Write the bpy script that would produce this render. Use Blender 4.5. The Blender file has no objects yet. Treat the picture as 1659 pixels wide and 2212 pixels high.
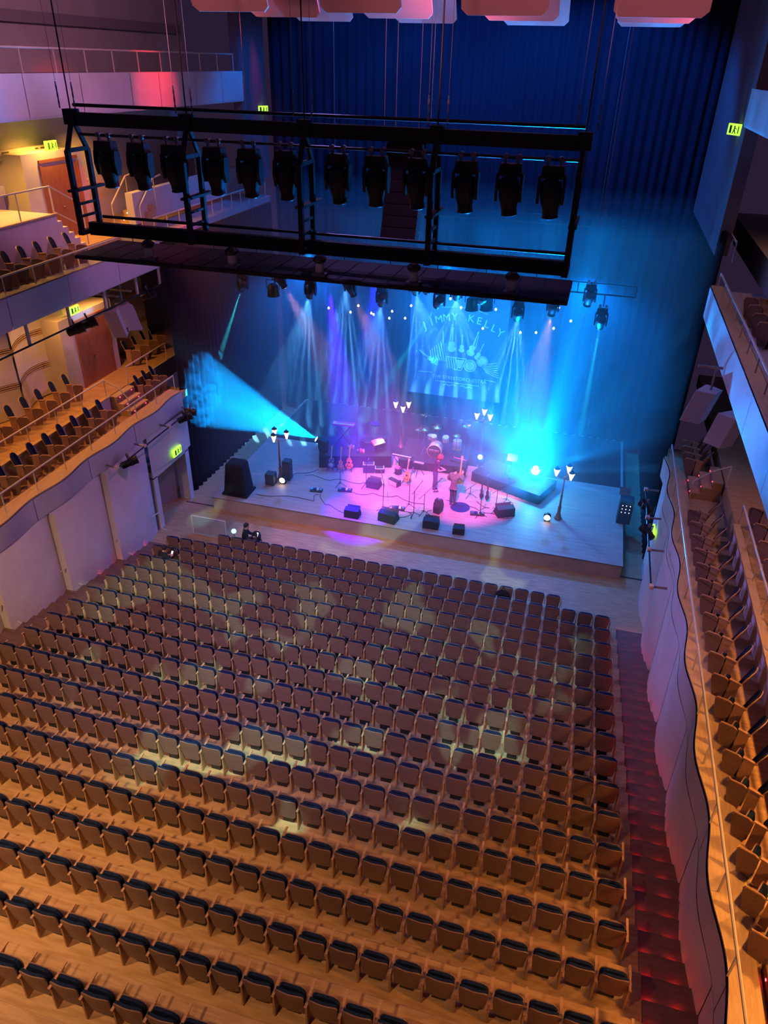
import bpy, bmesh, math, random
from mathutils import Vector, Matrix
random.seed(7)
PI = math.pi
scene = bpy.context.scene
COL = scene.collection

# ------------------------------------------------------------------ camera
CAM = Vector((0, 0, 16.9))
FPX = 1582.46
RW = Matrix(((0.96283268, 0.15924505, -0.21816105), (0.26919879, -0.49990345, 0.82318196), (0.02202819, -0.85131519, -0.52419196)))
cd = bpy.data.cameras.new('camera'); cam = bpy.data.objects.new('camera', cd); COL.objects.link(cam)
cd.sensor_fit = 'VERTICAL'; cd.sensor_height = 36; cd.lens = 36 * FPX / 2212
cd.clip_start = .05; cd.clip_end = 300
r, u, b = RW @ Vector((1, 0, 0)), RW @ Vector((0, -1, 0)), RW @ Vector((0, 0, -1))
cam.matrix_world = Matrix(((r.x, u.x, b.x, 0), (r.y, u.y, b.y, 0), (r.z, u.z, b.z, CAM.z), (0, 0, 0, 1)))
scene.camera = cam

def proj(p):
    c = RW.transposed() @ (Vector(p) - CAM)
    return (829.5 + FPX * c.x / c.z, 1106 + FPX * c.y / c.z, c.z)

# ------------------------------------------------------------------ render look
vs = scene.view_settings
vs.view_transform = 'Standard'; vs.look = 'None'; vs.gamma = 1; vs.use_curve_mapping = False; vs.exposure = EXPO = 0.0
cy = scene.cycles
cy.max_bounces = 3; cy.diffuse_bounces = 2; cy.glossy_bounces = 1; cy.transmission_bounces = 1; cy.volume_bounces = 0
cy.transparent_max_bounces = 6; cy.sample_clamp_indirect = 3; cy.sample_clamp_direct = 0
cy.caustics_reflective = False; cy.caustics_refractive = False
cy.use_denoising = True; cy.use_light_tree = True
cy.use_adaptive_sampling = True; cy.adaptive_threshold = .03; cy.adaptive_min_samples = 16

# ------------------------------------------------------------------ world: dim violet light of the hall
w = bpy.data.worlds.new('world'); scene.world = w; w.use_nodes = True
w.node_tree.nodes['Background'].inputs[0].default_value = (.31, .17, .48, 1)
w.node_tree.nodes['Background'].inputs[1].default_value = .065

# ------------------------------------------------------------------ lamps
def lamp(kind, name, loc, target, power, color, size=None, blend=.3, radius=.05):
    d = bpy.data.lights.new(name, kind); o = bpy.data.objects.new(name, d); COL.objects.link(o)
    o.location = loc; d.energy = power; d.color = color
    if target is not None:
        o.rotation_euler = (Vector(target) - Vector(loc)).to_track_quat('-Z', 'Y').to_euler()
    if kind == 'SPOT':
        d.spot_size = math.radians(size); d.spot_blend = blend; d.shadow_soft_size = radius
    elif kind == 'AREA':
        d.size = size; d.shape = 'DISK'
    else:
        d.shadow_soft_size = radius
    return o

def gobo(o, fn):
    """node pattern in the lamp's beam: fn(nodes, links, sep) -> strength socket"""
    d = o.data; d.use_nodes = True; nt = d.node_tree; N = nt.nodes; Lk = nt.links
    em = N['Emission']
    tc = N.new('ShaderNodeTexCoord'); sp = N.new('ShaderNodeSeparateXYZ'); Lk.new(tc.outputs['Normal'], sp.inputs[0])
    Lk.new(fn(N, Lk, sp, tc), em.inputs['Strength'])

def M_(N, Lk, op, a, b=None, c=None):
    n = N.new('ShaderNodeMath'); n.operation = op
    for i, x in enumerate((a, b, c)):
        if x is None: continue
        if isinstance(x, (int, float)): n.inputs[i].default_value = x
        else: Lk.new(x, n.inputs[i])
    return n.outputs[0]
# house lights: warm downlights under the balconies and over the rear stalls
WARM = (1, .50, .16); AMBER = (1, .40, .08); PINK = (1, .30, .85); BLUE = (.05, .02, 1); CYAN = (.02, .45, 1); TEAL = (.05, .75, .8)
for (x, y, p) in ((-12.5, 1.0, 6300), (-5, .5, 1800)):
    lamp('SPOT', 'stalls_downlight', (x, y, 15), (x + .5, y + 6.5, 4), p * 1.15, (1, .54, .25), 78, .9, .25)
for y, p in ((5, 950), (8.5, 950), (12, 700), (16, 260), (20.5, 110)):
    lamp('SPOT', 'balcony_downlight', (6.6, y, 9.2), (4.6, y, 4.9), p, AMBER, 120, .8, .12)
for y in (15, 18.2, 21.4, 24.2):
    lamp('SPOT', 'balcony_downlight', (-18.0, y, 9.9), (-17.3, y, 5.0), 330, AMBER, 130, .8, .12)
for (y, p) in ((17, 420), (20.5, 520), (23.6, 700), (26.6, 260)):
    lamp('SPOT', 'balcony_downlight', (-18.3, y, 15.0), (-18.0, y, 11), p, (1, .45, .06), 140, .8, .1)
for y in (19, 26):
    lamp('SPOT', 'balcony_downlight', (7.0, y, 15.0), (6.0, y, 11), 130, AMBER, 130, .8, .1)
# added violet and blue fill lamps for walls, balconies and seats
lamp('SPOT', 'ceiling_fill', (-2, 22, 21), (-15.6, 20, 6), 3400, (.70, .20, .70), 80, .9, .5)
lamp('SPOT', 'ceiling_fill', (-8, 20, 21), (4.5, 17, 4), 3600, (.42, .28, 1), 75, .9, .5)
for x in (-10, -2):
    lamp('SPOT', 'rear_fill', (x, 2, 17.4), (x * .5 - 3.5, 18, .8), 7500, (.10, .24, 1), 42, .9, .3)  # added blue fill that tints the far seat backs
lamp('SPOT', 'ceiling_fill', (-6, 8, 22), (-6, 11, 2), 900, (.75, .34, .60), 75, .9, .6)
lamp('SPOT', 'ceiling_fill', (-9, 16, 21), (-18, 22, 18), 2600, (.8, .30, .48), 80, .9, .5)
lamp('SPOT', 'cross_fill', (-15.2, 17, 9.6), (4.6, 17.5, 4.6), 5200, (.36, .26, 1), 26, .9, .1)  # added violet fill for the far half of the right balcony
# red accents on the upper balcony front, the side drape and the ceiling sails
lamp('SPOT', 'red_accent', (-10.5, 26.3, 18.5), (-15.5, 26.2, 16.0), 1900, (1, .04, .06), 34, .9, .1)
lamp('SPOT', 'red_accent', (-14.2, 27.6, 15.0), (-15.6, 27.2, 8.0), 1200, (1, .03, .05), 34, .9, .1)
lamp('SPOT', 'red_accent', (-14.9, 34.3, 20), (-15.4, 35.3, 12.0), 900, (1, .02, .05), 26, .9, .1)
for x in (-9, -3.5, 1):
    lamp('SPOT', 'sail_fill', (x, 12, 17.2), (x, 20, 18.8), 420, (1, .28, .34), 60, .8, .2)  # added front fill that brightens the sail faces
for (x, p) in ((-11, 420), (-4, 360), (2, 420)):
    lamp('SPOT', 'sail_uplight', (x, 19.5, 16.5), (x, 21.5, 21.3), p, (1, .13, .12), 110, .9, .2)
# stage wash
lamp('SPOT', 'stage_wash', (-6.45, 17.2, 13.1), (-6.9, 28.3, .7), 38000, (.95, .09, .95), 19, .6, .12)
lamp('SPOT', 'stage_wash', (-3.65, 17.2, 13.1), (-3.6, 28.2, .7), 30000, (1, .09, .72), 18, .6, .12)
for x in (-12.5, -6, 0):
    lamp('SPOT', 'haze_fill', (x, 32.5, 9.3), (x, 33.5, 0), 3800, (.0, .18, 1), 150, .5, .2)  # added blue fill lamps that tint the stage haze
lamp('SPOT', 'stage_wash_blue', (-9.2, 26, 9.5), (-7.9, 25.35, .7), 55000, (.05, .0, 1), 21, .7, .1)
lamp('SPOT', 'stage_wash_blue', (-8.6, 30, 9.3), (-9.2, 31.2, 1.6), 16000, (.02, .02, 1), 30, .8, .1)
lamp('SPOT', 'stage_wash_blue', (-5, 30, 9.3), (-5.2, 31.4, 2.0), 9000, (.02, .04, 1), 30, .8, .1)
lamp('SPOT', 'house_peach', (-10, 20, 13), (-8.6, 23.4, 0), 1500, (1, .33, .42), 28, .7, .1)
# added blue fill above the stage that turns the drape navy
for x, p in ((-11, 1800), (-6, 2600), (-1, 3000)):
    lamp('SPOT', 'drape_fill', (x, 31, 20.5), (x, 35.5, 9), p, (.0, .17, 1), 115, .4, .4)
lamp('SPOT', 'banner_fill', (-5.8, 29.5, 9.6), (-5.85, 35.5, 4.4), 3200, (.02, .26, 1), 50, .8, .1)  # added lamp that brightens the banner
# broken pale pattern thrown on the stalls seats
o = lamp('SPOT', 'pattern_light', (-3, 4, 17.8), (-6.2, 17.2, 1), 12500, (.50, 1, .85), 46, .35, .03)
# beams
def ring(freq, phase, thr, soft=.15):
    def fn(N, Lk, sp, tc):
        a = M_(N, Lk, 'ARCTAN2', sp.outputs[1], sp.outputs[0])
        s = M_(N, Lk, 'SINE', M_(N, Lk, 'MULTIPLY_ADD', a, freq, phase))
        m = N.new('ShaderNodeMapRange'); m.inputs[1].default_value = thr; m.inputs[2].default_value = thr + soft
        m.inputs[3].default_value = .12; m.inputs[4].default_value = 1
        Lk.new(s, m.inputs[0]); return m.outputs[0]
    return fn
def streaks(scale, lo, hi, base=.25):
    def fn(N, Lk, sp, tc):
        n = N.new('ShaderNodeTexNoise'); n.inputs['Scale'].default_value = scale; n.inputs['Detail'].default_value = 3
        Lk.new(tc.outputs['Normal'], n.inputs['Vector'])
        m = N.new('ShaderNodeMapRange'); m.inputs[1].default_value = lo; m.inputs[2].default_value = hi
        m.inputs[3].default_value = base; m.inputs[4].default_value = 1.6
        Lk.new(n.outputs['Fac'], m.inputs[0]); return m.outputs[0]
    return fn
def bars(freq, thr=.3):
    def fn(N, Lk, sp, tc):
        q = M_(N, Lk, 'DIVIDE', sp.outputs[0], sp.outputs[2]); v = M_(N, Lk, 'ABSOLUTE', M_(N, Lk, 'DIVIDE', sp.outputs[1], sp.outputs[2]))
        s = M_(N, Lk, 'COSINE', M_(N, Lk, 'MULTIPLY', q, freq))
        m = N.new('ShaderNodeMapRange'); m.inputs[1].default_value = thr; m.inputs[2].default_value = thr + .35
        m.inputs[3].default_value = .03; m.inputs[4].default_value = 1
        Lk.new(s, m.inputs[0])
        k = N.new('ShaderNodeMapRange'); k.inputs[1].default_value = .03; k.inputs[2].default_value = .06; k.inputs[3].default_value = 1; k.inputs[4].default_value = 0
        Lk.new(v, k.inputs[0]); return M_(N, Lk, 'MULTIPLY', m.outputs[0], k.outputs[0])
    return fn
# the head that shines towards the camera and the head that sweeps to the side wall
BURST = Vector((-.9, 29.0, 1.75)); SWEEP = Vector((-10.95, 28.7, 2.0))
o = lamp('SPOT', 'burst_beam', BURST, BURST + Vector((0, -10, 13.5)), 85000, (.0, .25, 1), 88, .5, .05)
def side_dim(N, Lk, sp, tc):  # added mask dims the beam towards the right balcony
    k = N.new('ShaderNodeMapRange'); k.inputs[1].default_value = -.28; k.inputs[2].default_value = -.14; k.inputs[3].default_value = .3; k.inputs[4].default_value = 1
    Lk.new(sp.outputs[0], k.inputs[0]); return M_(N, Lk, 'MULTIPLY', streaks(9, .38, .62, .3)(N, Lk, sp, tc), k.outputs[0])
gobo(o, side_dim)
o = lamp('SPOT', 'sweep_beam', SWEEP, (-16.6, 27.3, 4.4), 95000, (.0, .34, 1), 34, .12, .04)
gobo(o, streaks(22, .38, .62, .25))

def patches(N, Lk, sp, tc):
    n = N.new('ShaderNodeTexNoise'); n.inputs['Scale'].default_value = 11; n.inputs['Detail'].default_value = 1
    Lk.new(tc.outputs['Normal'], n.inputs['Vector'])
    m = N.new('ShaderNodeMapRange'); m.inputs[1].default_value = .575; m.inputs[2].default_value = .605; m.inputs[3].default_value = 0; m.inputs[4].default_value = 1
    Lk.new(n.outputs['Fac'], m.inputs[0]); return m.outputs[0]
gobo([o for o in COL.objects if o.name == 'pattern_light'][0], patches)
for x, tx, ty in ((-8.1, -8.6, 17.2), (-2.65, -1.2, 15.6), (-5.3, -4.8, 16.2)):
    g = lamp('SPOT', 'bridge_glint', (x, 17.0, 13.2), (tx, ty, 1.4), 2600, (.25, 1, .85), 34, .5, .03); gobo(g, patches)

# single rays of the glaring head
for i, (u, v, Y) in enumerate(((1500, 1130, 25.5), (1440, 1010, 26.5), (1360, 830, 28), (1180, 700, 27.5), (1010, 780, 28), (900, 930, 27.5))):
    d = RW @ Vector(((u - 829.5) / FPX, (v - 1106) / FPX, 1)); lamp('SPOT', 'burst_ray', BURST, CAM + d * (Y / d.y), 32000, (.02, .40, 1), 4.5, .7, .04)
# ------------------------------------------------------------------ materials
def mat(name, col, rough=.6, metal=0, noise=None, scale=8, stretch=(1, 1, 1), bump=0, emit=0, spec=.4, wave=False):
    m = bpy.data.materials.new(name); m.use_nodes = True; N = m.node_tree.nodes; Lk = m.node_tree.links
    p = N['Principled BSDF']; p.inputs['Base Color'].default_value = (*col, 1); p.inputs['Roughness'].default_value = rough
    p.inputs['Metallic'].default_value = metal; p.inputs['Specular IOR Level'].default_value = spec
    if noise is not None:
        tc = N.new('ShaderNodeTexCoord'); mp = N.new('ShaderNodeMapping'); mp.inputs['Scale'].default_value = stretch
        nz = N.new('ShaderNodeTexNoise'); nz.inputs['Scale'].default_value = scale; nz.inputs['Detail'].default_value = 4
        rp = N.new('ShaderNodeValToRGB'); rp.color_ramp.elements[0].color = (*noise, 1); rp.color_ramp.elements[1].color = (*col, 1)
        rp.color_ramp.elements[0].position = .35; rp.color_ramp.elements[1].position = .62
        Lk.new(tc.outputs['Object'], mp.inputs[0]); Lk.new(mp.outputs[0], nz.inputs['Vector'])
        Lk.new(nz.outputs['Fac'], rp.inputs[0]); Lk.new(rp.outputs[0], p.inputs['Base Color'])
        if bump:
            bm_ = N.new('ShaderNodeBump'); bm_.inputs['Strength'].default_value = bump; bm_.inputs['Distance'].default_value = .01
            Lk.new(nz.outputs['Fac'], bm_.inputs['Height']); Lk.new(bm_.outputs[0], p.inputs['Normal'])
    if emit:
        p.inputs['Emission Color'].default_value = (*col, 1); p.inputs['Emission Strength'].default_value = emit
    return m
MT = dict(
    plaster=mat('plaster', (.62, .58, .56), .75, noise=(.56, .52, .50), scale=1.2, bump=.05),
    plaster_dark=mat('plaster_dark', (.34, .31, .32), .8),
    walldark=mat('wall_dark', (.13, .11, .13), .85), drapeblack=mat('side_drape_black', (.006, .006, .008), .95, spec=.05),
    groove=mat('groove', (.10, .08, .08), .8),
    seatwood=mat('seat_wood', (.24, .14, .10), .45, noise=(.18, .10, .07), scale=5, stretch=(1, 6, 9), bump=.05),
    armwood=mat('arm_wood', (.50, .29, .15), .45, noise=(.42, .22, .10), scale=5, stretch=(1, 6, 9)),
    floorwood=mat('floor_wood', (.52, .32, .15), .5, noise=(.40, .225, .09), scale=1.6, stretch=(1.2, 9, 1), bump=.05),
    trimwood=mat('trim_wood', (.60, .42, .22), .45, noise=(.52, .34, .16), scale=3, stretch=(8, 1, 8)),
    doorwood=mat('door_wood', (.36, .14, .07), .5, noise=(.28, .10, .045), scale=3, stretch=(6, 6, 1)),
    stepwood=mat('step_wood', (.20, .11, .08), .55, noise=(.15, .08, .055), scale=3, stretch=(1, 5, 1)),
    stagewood=mat('stage_wood', (.48, .34, .26), .5, noise=(.39, .27, .20), scale=1.3, stretch=(.7, 7, 1), bump=.04),
    navy=mat('navy_fabric', (.010, .022, .065), .9, noise=(.006, .014, .042), scale=30, bump=.1, spec=.15),
    drape=mat('black_drape', (.012, .018, .034), .95, spec=.05),  # blue of the upper haze is put into the drape colour
    black=mat('black_metal', (.012, .012, .014), .45),
    blackcloth=mat('black_cloth', (.018, .018, .02), .95, spec=.1),
    grey=mat('grey_metal', (.25, .25, .27), .4, .6),
    chrome=mat('chrome', (.75, .75, .78), .2, 1),
    rail=mat('pale_rail', (.62, .55, .45), .4),
    speaker=mat('speaker_grey', (.50, .48, .48), .7),
    sail=mat('sail_panel', (.62, .42, .36), .6),
    red_led=mat('red_led', (1, .02, .03), .5, emit=24),
    exit_green=mat('exit_green', (.42, .95, .05), .5, emit=1.6),
    exit_dark=mat('exit_dark', (.02, .12, .01), .6),
    warm_globe=mat('warm_globe', (1, .55, .22), .4, emit=6),
    white_globe=mat('white_globe', (1, .86, .66), .4, emit=7),
    lens_cyan=mat('lens_cyan', (.25, .85, 1), .3, emit=14),
    lens_white=mat('lens_white', (.75, .97, 1), .3, emit=60),
    lens_teal=mat('lens_teal', (.10, .85, .80), .3, emit=5),
    lens_blue=mat('lens_blue', (.05, .03, 1), .3, emit=4),
    screen=mat('screen_glow', (.9, .9, 1), .4, emit=3),
)

# ------------------------------------------------------------------ mesh helpers
class MB:
    def __init__(s): s.v = []; s.f = []; s.sm = False
    def add(s, vs, fs):
        n = len(s.v); s.v += [tuple(v) for v in vs]; s.f += [tuple(i + n for i in f) for f in fs]; return s
    def box(s, c, d, rz=0, rx=0, ry=0, taper=None):
        x, y, z = d[0] / 2, d[1] / 2, d[2] / 2; t = taper or (1, 1)
        P = [(-x, -y, -z), (x, -y, -z), (x, y, -z), (-x, y, -z), (-x * t[0], -y * t[1], z), (x * t[0], -y * t[1], z), (x * t[0], y * t[1], z), (-x * t[0], y * t[1], z)]
        R = Matrix.Rotation(rz, 3, 'Z') @ Matrix.Rotation(ry, 3, 'Y') @ Matrix.Rotation(rx, 3, 'X')
        return s.add([R @ Vector(p) + Vector(c) for p in P], [(0, 3, 2, 1), (4, 5, 6, 7), (0, 1, 5, 4), (1, 2, 6, 5), (2, 3, 7, 6), (3, 0, 4, 7)])
    def tube(s, a, b, r0, r1=None, n=8, cap=True):
        a, b = Vector(a), Vector(b); r1 = r0 if r1 is None else r1; d = (b - a)
        q = d.to_track_quat('Z', 'Y'); V = []
        for p, r in ((a, r0), (b, r1)):
            for i in range(n):
                t = 2 * PI * i / n; V.append(p + q @ Vector((r * math.cos(t), r * math.sin(t), 0)))
        F = [(i, (i + 1) % n, n + (i + 1) % n, n + i) for i in range(n)]
        if cap: F += [tuple(range(n - 1, -1, -1)), tuple(range(n, 2 * n))]
        return s.add(V, F)
    def path(s, pts, r, n=6):
        for a, b in zip(pts, pts[1:]): s.tube(a, b, r, r, n)
        return s
    def lathe(s, prof, c=(0, 0, 0), n=12, axis='Z'):
        V = []; c = Vector(c)
        for (r, z) in prof:
            for i in range(n):
                t = 2 * PI * i / n; p = Vector((r * math.cos(t), r * math.sin(t), z))
                if axis == 'Y': p = Vector((p.x, p.z, p.y))
                if axis == 'X': p = Vector((p.z, p.x, p.y))
                V.append(p + c)
        F = []
        for k in range(len(prof) - 1):
            for i in range(n):
                F.append((k * n + i, k * n + (i + 1) % n, (k + 1) * n + (i + 1) % n, (k + 1) * n + i))
        F += [tuple(range(n - 1, -1, -1)), tuple(range((len(prof) - 1) * n, len(prof) * n))]
        return s.add(V, F)
    def prism(s, out, h, fn):
        """outline (2-D, ccw) extruded 0..h; fn(x, y, t) -> 3-D point"""
        n = len(out); V = [fn(x, y, 0) for x, y in out] + [fn(x, y, h) for x, y in out]
        F = [tuple(range(n - 1, -1, -1)), tuple(range(n, 2 * n))] + [(i, (i + 1) % n, n + (i + 1) % n, n + i) for i in range(n)]
        return s.add(V, F)
    def grid(s, pts):
        """rows of points -> quads"""
        m = len(pts[0]); V = [p for row in pts for p in row]
        return s.add(V, [(j * m + i, j * m + i + 1, (j + 1) * m + i + 1, (j + 1) * m + i) for j in range(len(pts) - 1) for i in range(m - 1)])
    def mesh(s, name, m, smooth=False):
        me = bpy.data.meshes.new(name); me.from_pydata(s.v, [], s.f)
        if m is not None: me.materials.append(MT[m] if isinstance(m, str) else m)
        if smooth: me.shade_smooth()
        bm_ = bmesh.new(); bm_.from_mesh(me); bmesh.ops.recalc_face_normals(bm_, faces=bm_.faces); bm_.to_mesh(me); bm_.free()
        return me
    def build(s, name, m, parent=None, smooth=False, loc=None, rot=None):
        return put(name, s.mesh(name, m, smooth), parent, loc, rot)
def put(name, me, parent=None, loc=None, rot=None):
    o = bpy.data.objects.new(name, me); COL.objects.link(o); o.parent = parent
    if loc is not None: o.location = loc
    if rot is not None: o.rotation_euler = rot
    return o
def bevel(o, w=.01, seg=2):
    m = o.modifiers.new('bevel', 'BEVEL'); m.width = w; m.segments = seg; m.limit_method = 'ANGLE'; return o
def tag(o, label, cat, group=None, kind=None):
    if label: o['label'] = label
    if cat: o['category'] = cat
    if group: o['group'] = group
    if kind: o['kind'] = kind
    return o
def thing(name, loc, label, cat, group=None, rot=0):
    o = bpy.data.objects.new(name, None); COL.objects.link(o); o.location = loc
    o.rotation_euler = rot if isinstance(rot, tuple) else (0, 0, rot); o.empty_display_size = .1
    return tag(o, label, cat, group)
def copy_tree(o, parent=None):
    c = o.copy(); COL.objects.link(c); c.parent = parent
    for ch in list(o.children): copy_tree(ch, c)
    return c
def struct(o): o['kind'] = 'structure'; return o
NUM = 'zero first second third fourth fifth sixth seventh eighth ninth tenth eleventh twelfth thirteenth fourteenth fifteenth sixteenth seventeenth eighteenth nineteenth twentieth'.split() + ['twenty-first', 'twenty-second', 'twenty-third', 'twenty-fourth', 'twenty-fifth', 'twenty-sixth', 'twenty-seventh', 'twenty-eighth', 'twenty-ninth', 'thirtieth']
# ================================================================== the hall
XL, XR, SZ, SY = -15.6, 3.85, .64, 24.52       # side walls, stage height, stage front
RP, RR, Y1 = .956, .21, 21.54                   # row pitch, row rise, y of the first seat row
NROW = 21
def rowy(k): return Y1 - RP * (k - 1)
def rowz(k): return RR * (k - 1)

floor = struct(MB().box((-5.9, 20.2, -.15), (21.5, 32.4, .3)).build('floor', 'floorwood'))
for k in range(2, NROW + 1):
    y0, y1, z = rowy(k) - .25, rowy(k) + .706, rowz(k)
    t = MB().box((-5.815, (y0 + y1) / 2, z / 2), (17.37, y1 - y0 - .004, z)).build('tier', 'floorwood', floor)
    MB().box((-5.815, y1 + .004, z - .06), (17.36, .012, .06)).build('dark_edge_strip', 'groove', t)  # dark strip stands in for shade below the tier edge
led = MB().box((0, 0, 0), (.13, .014, .025)).mesh('step_light', 'red_led')
for side, xa, xb in (('r', 2.88, 4.0), ('l', -15.9, -14.51)):
    for k in range(2, NROW + 1):
        for h in (0, 1):
            y1 = rowy(k) + .706 - h * RP / 2; z = rowz(k) - (.105 if h == 0 else 0)
            if side == 'l' and k > 14: continue
            s = MB().box(((xa + xb) / 2, y1 - RP / 4, z / 2), (xb - xa, RP / 2 - .004, z)).build('aisle_step', 'stepwood', floor)
            MB().box(((xa + xb) / 2, y1 + .003, z - .012), (xb - xa - .06, .014, .02)).build('dark_edge_strip', 'groove', s)
            if side == 'r' or (k < 6 and h):
                for dx in (.12, .60):
                    put('step_light', led, s, (xa + dx, y1 + .016, z - .05))

# ---- side walls with bulging panels
def bulge_panel(parent, side, ya, yb, z0, z1, amp, near_step):
    n = 14; rows = []
    for j, z in enumerate((z0, z0 + .02, z1 - .05, z1)):
        row = []
        for i in range(n + 1):
            t = i / n
            o = amp * (math.cos(PI / 2 * t) ** .7 if near_step else math.sin(PI * t) ** .75)
            if j in (0, 3): o = min(o, .0) if j == 3 else o
            row.append((XL + o if side == 'l' else XR - o, ya + (yb - ya) * t, z))
        rows.append(row)
    b = MB().grid(rows)
    if near_step:
        b.add([(XL, ya, z0), (XL + amp, ya, z0), (XL + amp, ya, z1), (XL, ya, z1)], [(0, 1, 2, 3)])
    return b.build('wall_panel', 'plaster', parent, True)
wl = struct(MB().box((XL - .15, 13.2, 2.35), (.3, 18.0, 4.7)).build('wall_left', 'plaster'))
for ya in (5.1, 7.95, 10.8, 13.65, 16.5, 19.35):
    bulge_panel(wl, 'l', ya, ya + 2.8, 0, 4.25, .26, True)
wr = struct(MB().box((XR + .2, 14.9, 2.05), (.3, 21.2, 4.1)).build('wall_right', 'plaster'))
for i in range(7):
    ya = 4.6 + 2.85 * i; n = 14; rows = []
    for z in (0, .8, 1.8, 2.8, 3.6, 4.12):
        f = z / 4.12; row = []
        for q in range(n + 1):
            t = q / n; y = ya + 2.82 * t
            row.append((XR - (.17 * math.sin(PI * t) ** .8 * (1 - f) + f * (.06 + .13 * (.5 + .5 * math.sin(2 * PI * y / 2.85 + 1.0)))), y, z))
        rows.append(row)
    MB().grid(rows).build('wall_panel', 'plaster', wr, True)
# low handrails against the left wall
for ya in (13.7, 16.6, 19.5, 22.0):
    z = max(0, RR * (Y1 - ya) / RP)
    h = thing('wall_handrail', (XL + .18, ya, z), {13.7: 'pale short handrail on the left wall nearest the frame edge', 16.6: 'pale short handrail on left wall beside the eighth seat row', 19.5: 'pale short handrail on left wall beside the fourth seat row', 22.0: 'pale short handrail on left wall beside the doorway'}[ya], 'handrail', 'handrails on the left stalls wall')
    MB().tube((0, .25, .95), (.0, -.35, 1.05), .022).build('grab_bar', 'rail', h)
    MB().tube((0, .25, .95), (0, .25, .15), .018).build('post', 'rail', h)
    MB().tube((0, .25, .15), (.22, .25, .1), .018).build('foot', 'rail', h)

# ---- balcony fronts
def wavy(side, y, amp=.15): 
    o = .03 + amp * (.5 + .5 * math.sin(2 * PI * y / 2.85 + 1.0)); return XL + o if side == 'l' else XR - o
def parapet(name, side, y0, y1, z0, z1, wave, seams, xin=.45, cap=True, grooves=True):
    s = 1 if side == 'l' else -1; X = XL if side == 'l' else XR
    n = int((y1 - y0) / .2); ys = [y0 + (y1 - y0) * i / n for i in range(n + 1)]
    ex = [wavy(side, y) if wave else X + s * .08 for y in ys]
    core = struct(MB().box((X - s * .2, (y0 + y1) / 2, (z0 + z1) / 2), (.4, y1 - y0, z1 - z0)).build(name, 'plaster_dark'))
    # facing panels between the vertical joints
    for a, b_ in zip(seams, seams[1:]):
        a2, b2 = a + .012, b_ - .012; m = max(2, int((b2 - a2) / .2)); rows = []
        for z, f in ((z0 - .06, .4), (z0, .75), (z0 + .04, .85), (z1, 1)):
            rows.append([(X + s * (.03 + (abs((wavy(side, a2 + (b2 - a2) * i / m) if wave else X + s * .08) - X)) * f), a2 + (b2 - a2) * i / m, z) for i in range(m + 1)])
        p = MB().grid(rows).build('front_panel', 'plaster', core, True)
        if grooves:
            rnd = random.Random(int(a * 10) + int(z0))
            for zz in ((z0 + .09, .10), (z1 - .06, .09)):
                g = MB(); yy = a2 + .1
                while yy < b2 - .25:
                    L = rnd.uniform(.12, .4)
                    if not wave:
                        g.box((X + s * .083, yy + L / 2, zz[0] + rnd.choice((-.03, 0, .03))), (.012, L, .028))
                    yy += L * rnd.uniform(.7, 1.5)
                if g.v: g.build('relief_slot', 'groove', p)
    if cap:
        b = MB(); rows = []
        for z in (z1 + .05, z1):
            rows.append([(e, y, z) for e, y in zip(ex, ys)])
        b.grid(rows)
        b.grid([[(e, y, z1 + .05) for e, y in zip(ex, ys)], [(X - s * xin, y, z1 + .05) for y in ys]])
        b.build('ledge', 'trimwood', core)
    return core
seL = [4.6, 7.45, 10.3, 13.15, 16.0, 18.85, 21.7, 25.2]
parapet('balcony_front', 'l', 4.6, 25.2, 4.3, 5.05, True, seL)
parapet('balcony_front', 'r', 4.2, 25.6, 4.1, 4.88, True, [4.2, 7.05, 9.9, 12.75, 15.6, 18.45, 21.3, 25.6])
parapet('balcony_front', 'l', 12, 25.0, 10.2, 11.05, False, [12, 14.2, 16.9, 19.6, 22.3, 25.0], cap=False)
parapet('balcony_front', 'r', 8, 25.4, 10.1, 11.05, False, [8, 10.7, 13.4, 16.1, 18.8, 21.5, 25.4], cap=True, xin=.25)
parapet('balcony_front', 'l', 14, 33.2, 15.35, 16.4, False, [14, 17, 19.4, 21.9, 24.6, 26.4, 29, 31.2, 33.2], cap=False)
parapet('balcony_front', 'r', 14, 26.9, 15.5, 16.45, False, [14, 17, 20, 23, 26.9], cap=False)
# balcony decks
def deck(x0, x1, y0, y1, zt, th=.3, m='floorwood'):
    return struct(MB().box(((x0 + x1) / 2, (y0 + y1) / 2, zt - th / 2), (abs(x1 - x0), y1 - y0, th)).build('balcony_floor', m))
deck(-15.65, -17.1, 4.6, 25.9, 4.9); deck(-17.1, -19.6, 4.6, 33, 5.65, .5)
deck(3.9, 5.3, 4.2, 26.5, 4.85); deck(5.3, 9, 4.2, 33, 5.55, .5)
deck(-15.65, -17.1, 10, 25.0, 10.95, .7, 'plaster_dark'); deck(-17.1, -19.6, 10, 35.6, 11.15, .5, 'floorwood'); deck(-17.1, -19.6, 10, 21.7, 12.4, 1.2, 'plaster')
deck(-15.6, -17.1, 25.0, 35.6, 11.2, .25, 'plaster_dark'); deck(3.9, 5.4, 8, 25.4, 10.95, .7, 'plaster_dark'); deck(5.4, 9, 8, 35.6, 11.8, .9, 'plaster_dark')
deck(-15.65, -19.6, 10, 33.2, 16.3, .8, 'plaster_dark'); deck(3.9, 9, 10, 26.9, 16.35, .8, 'plaster_dark')
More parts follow.
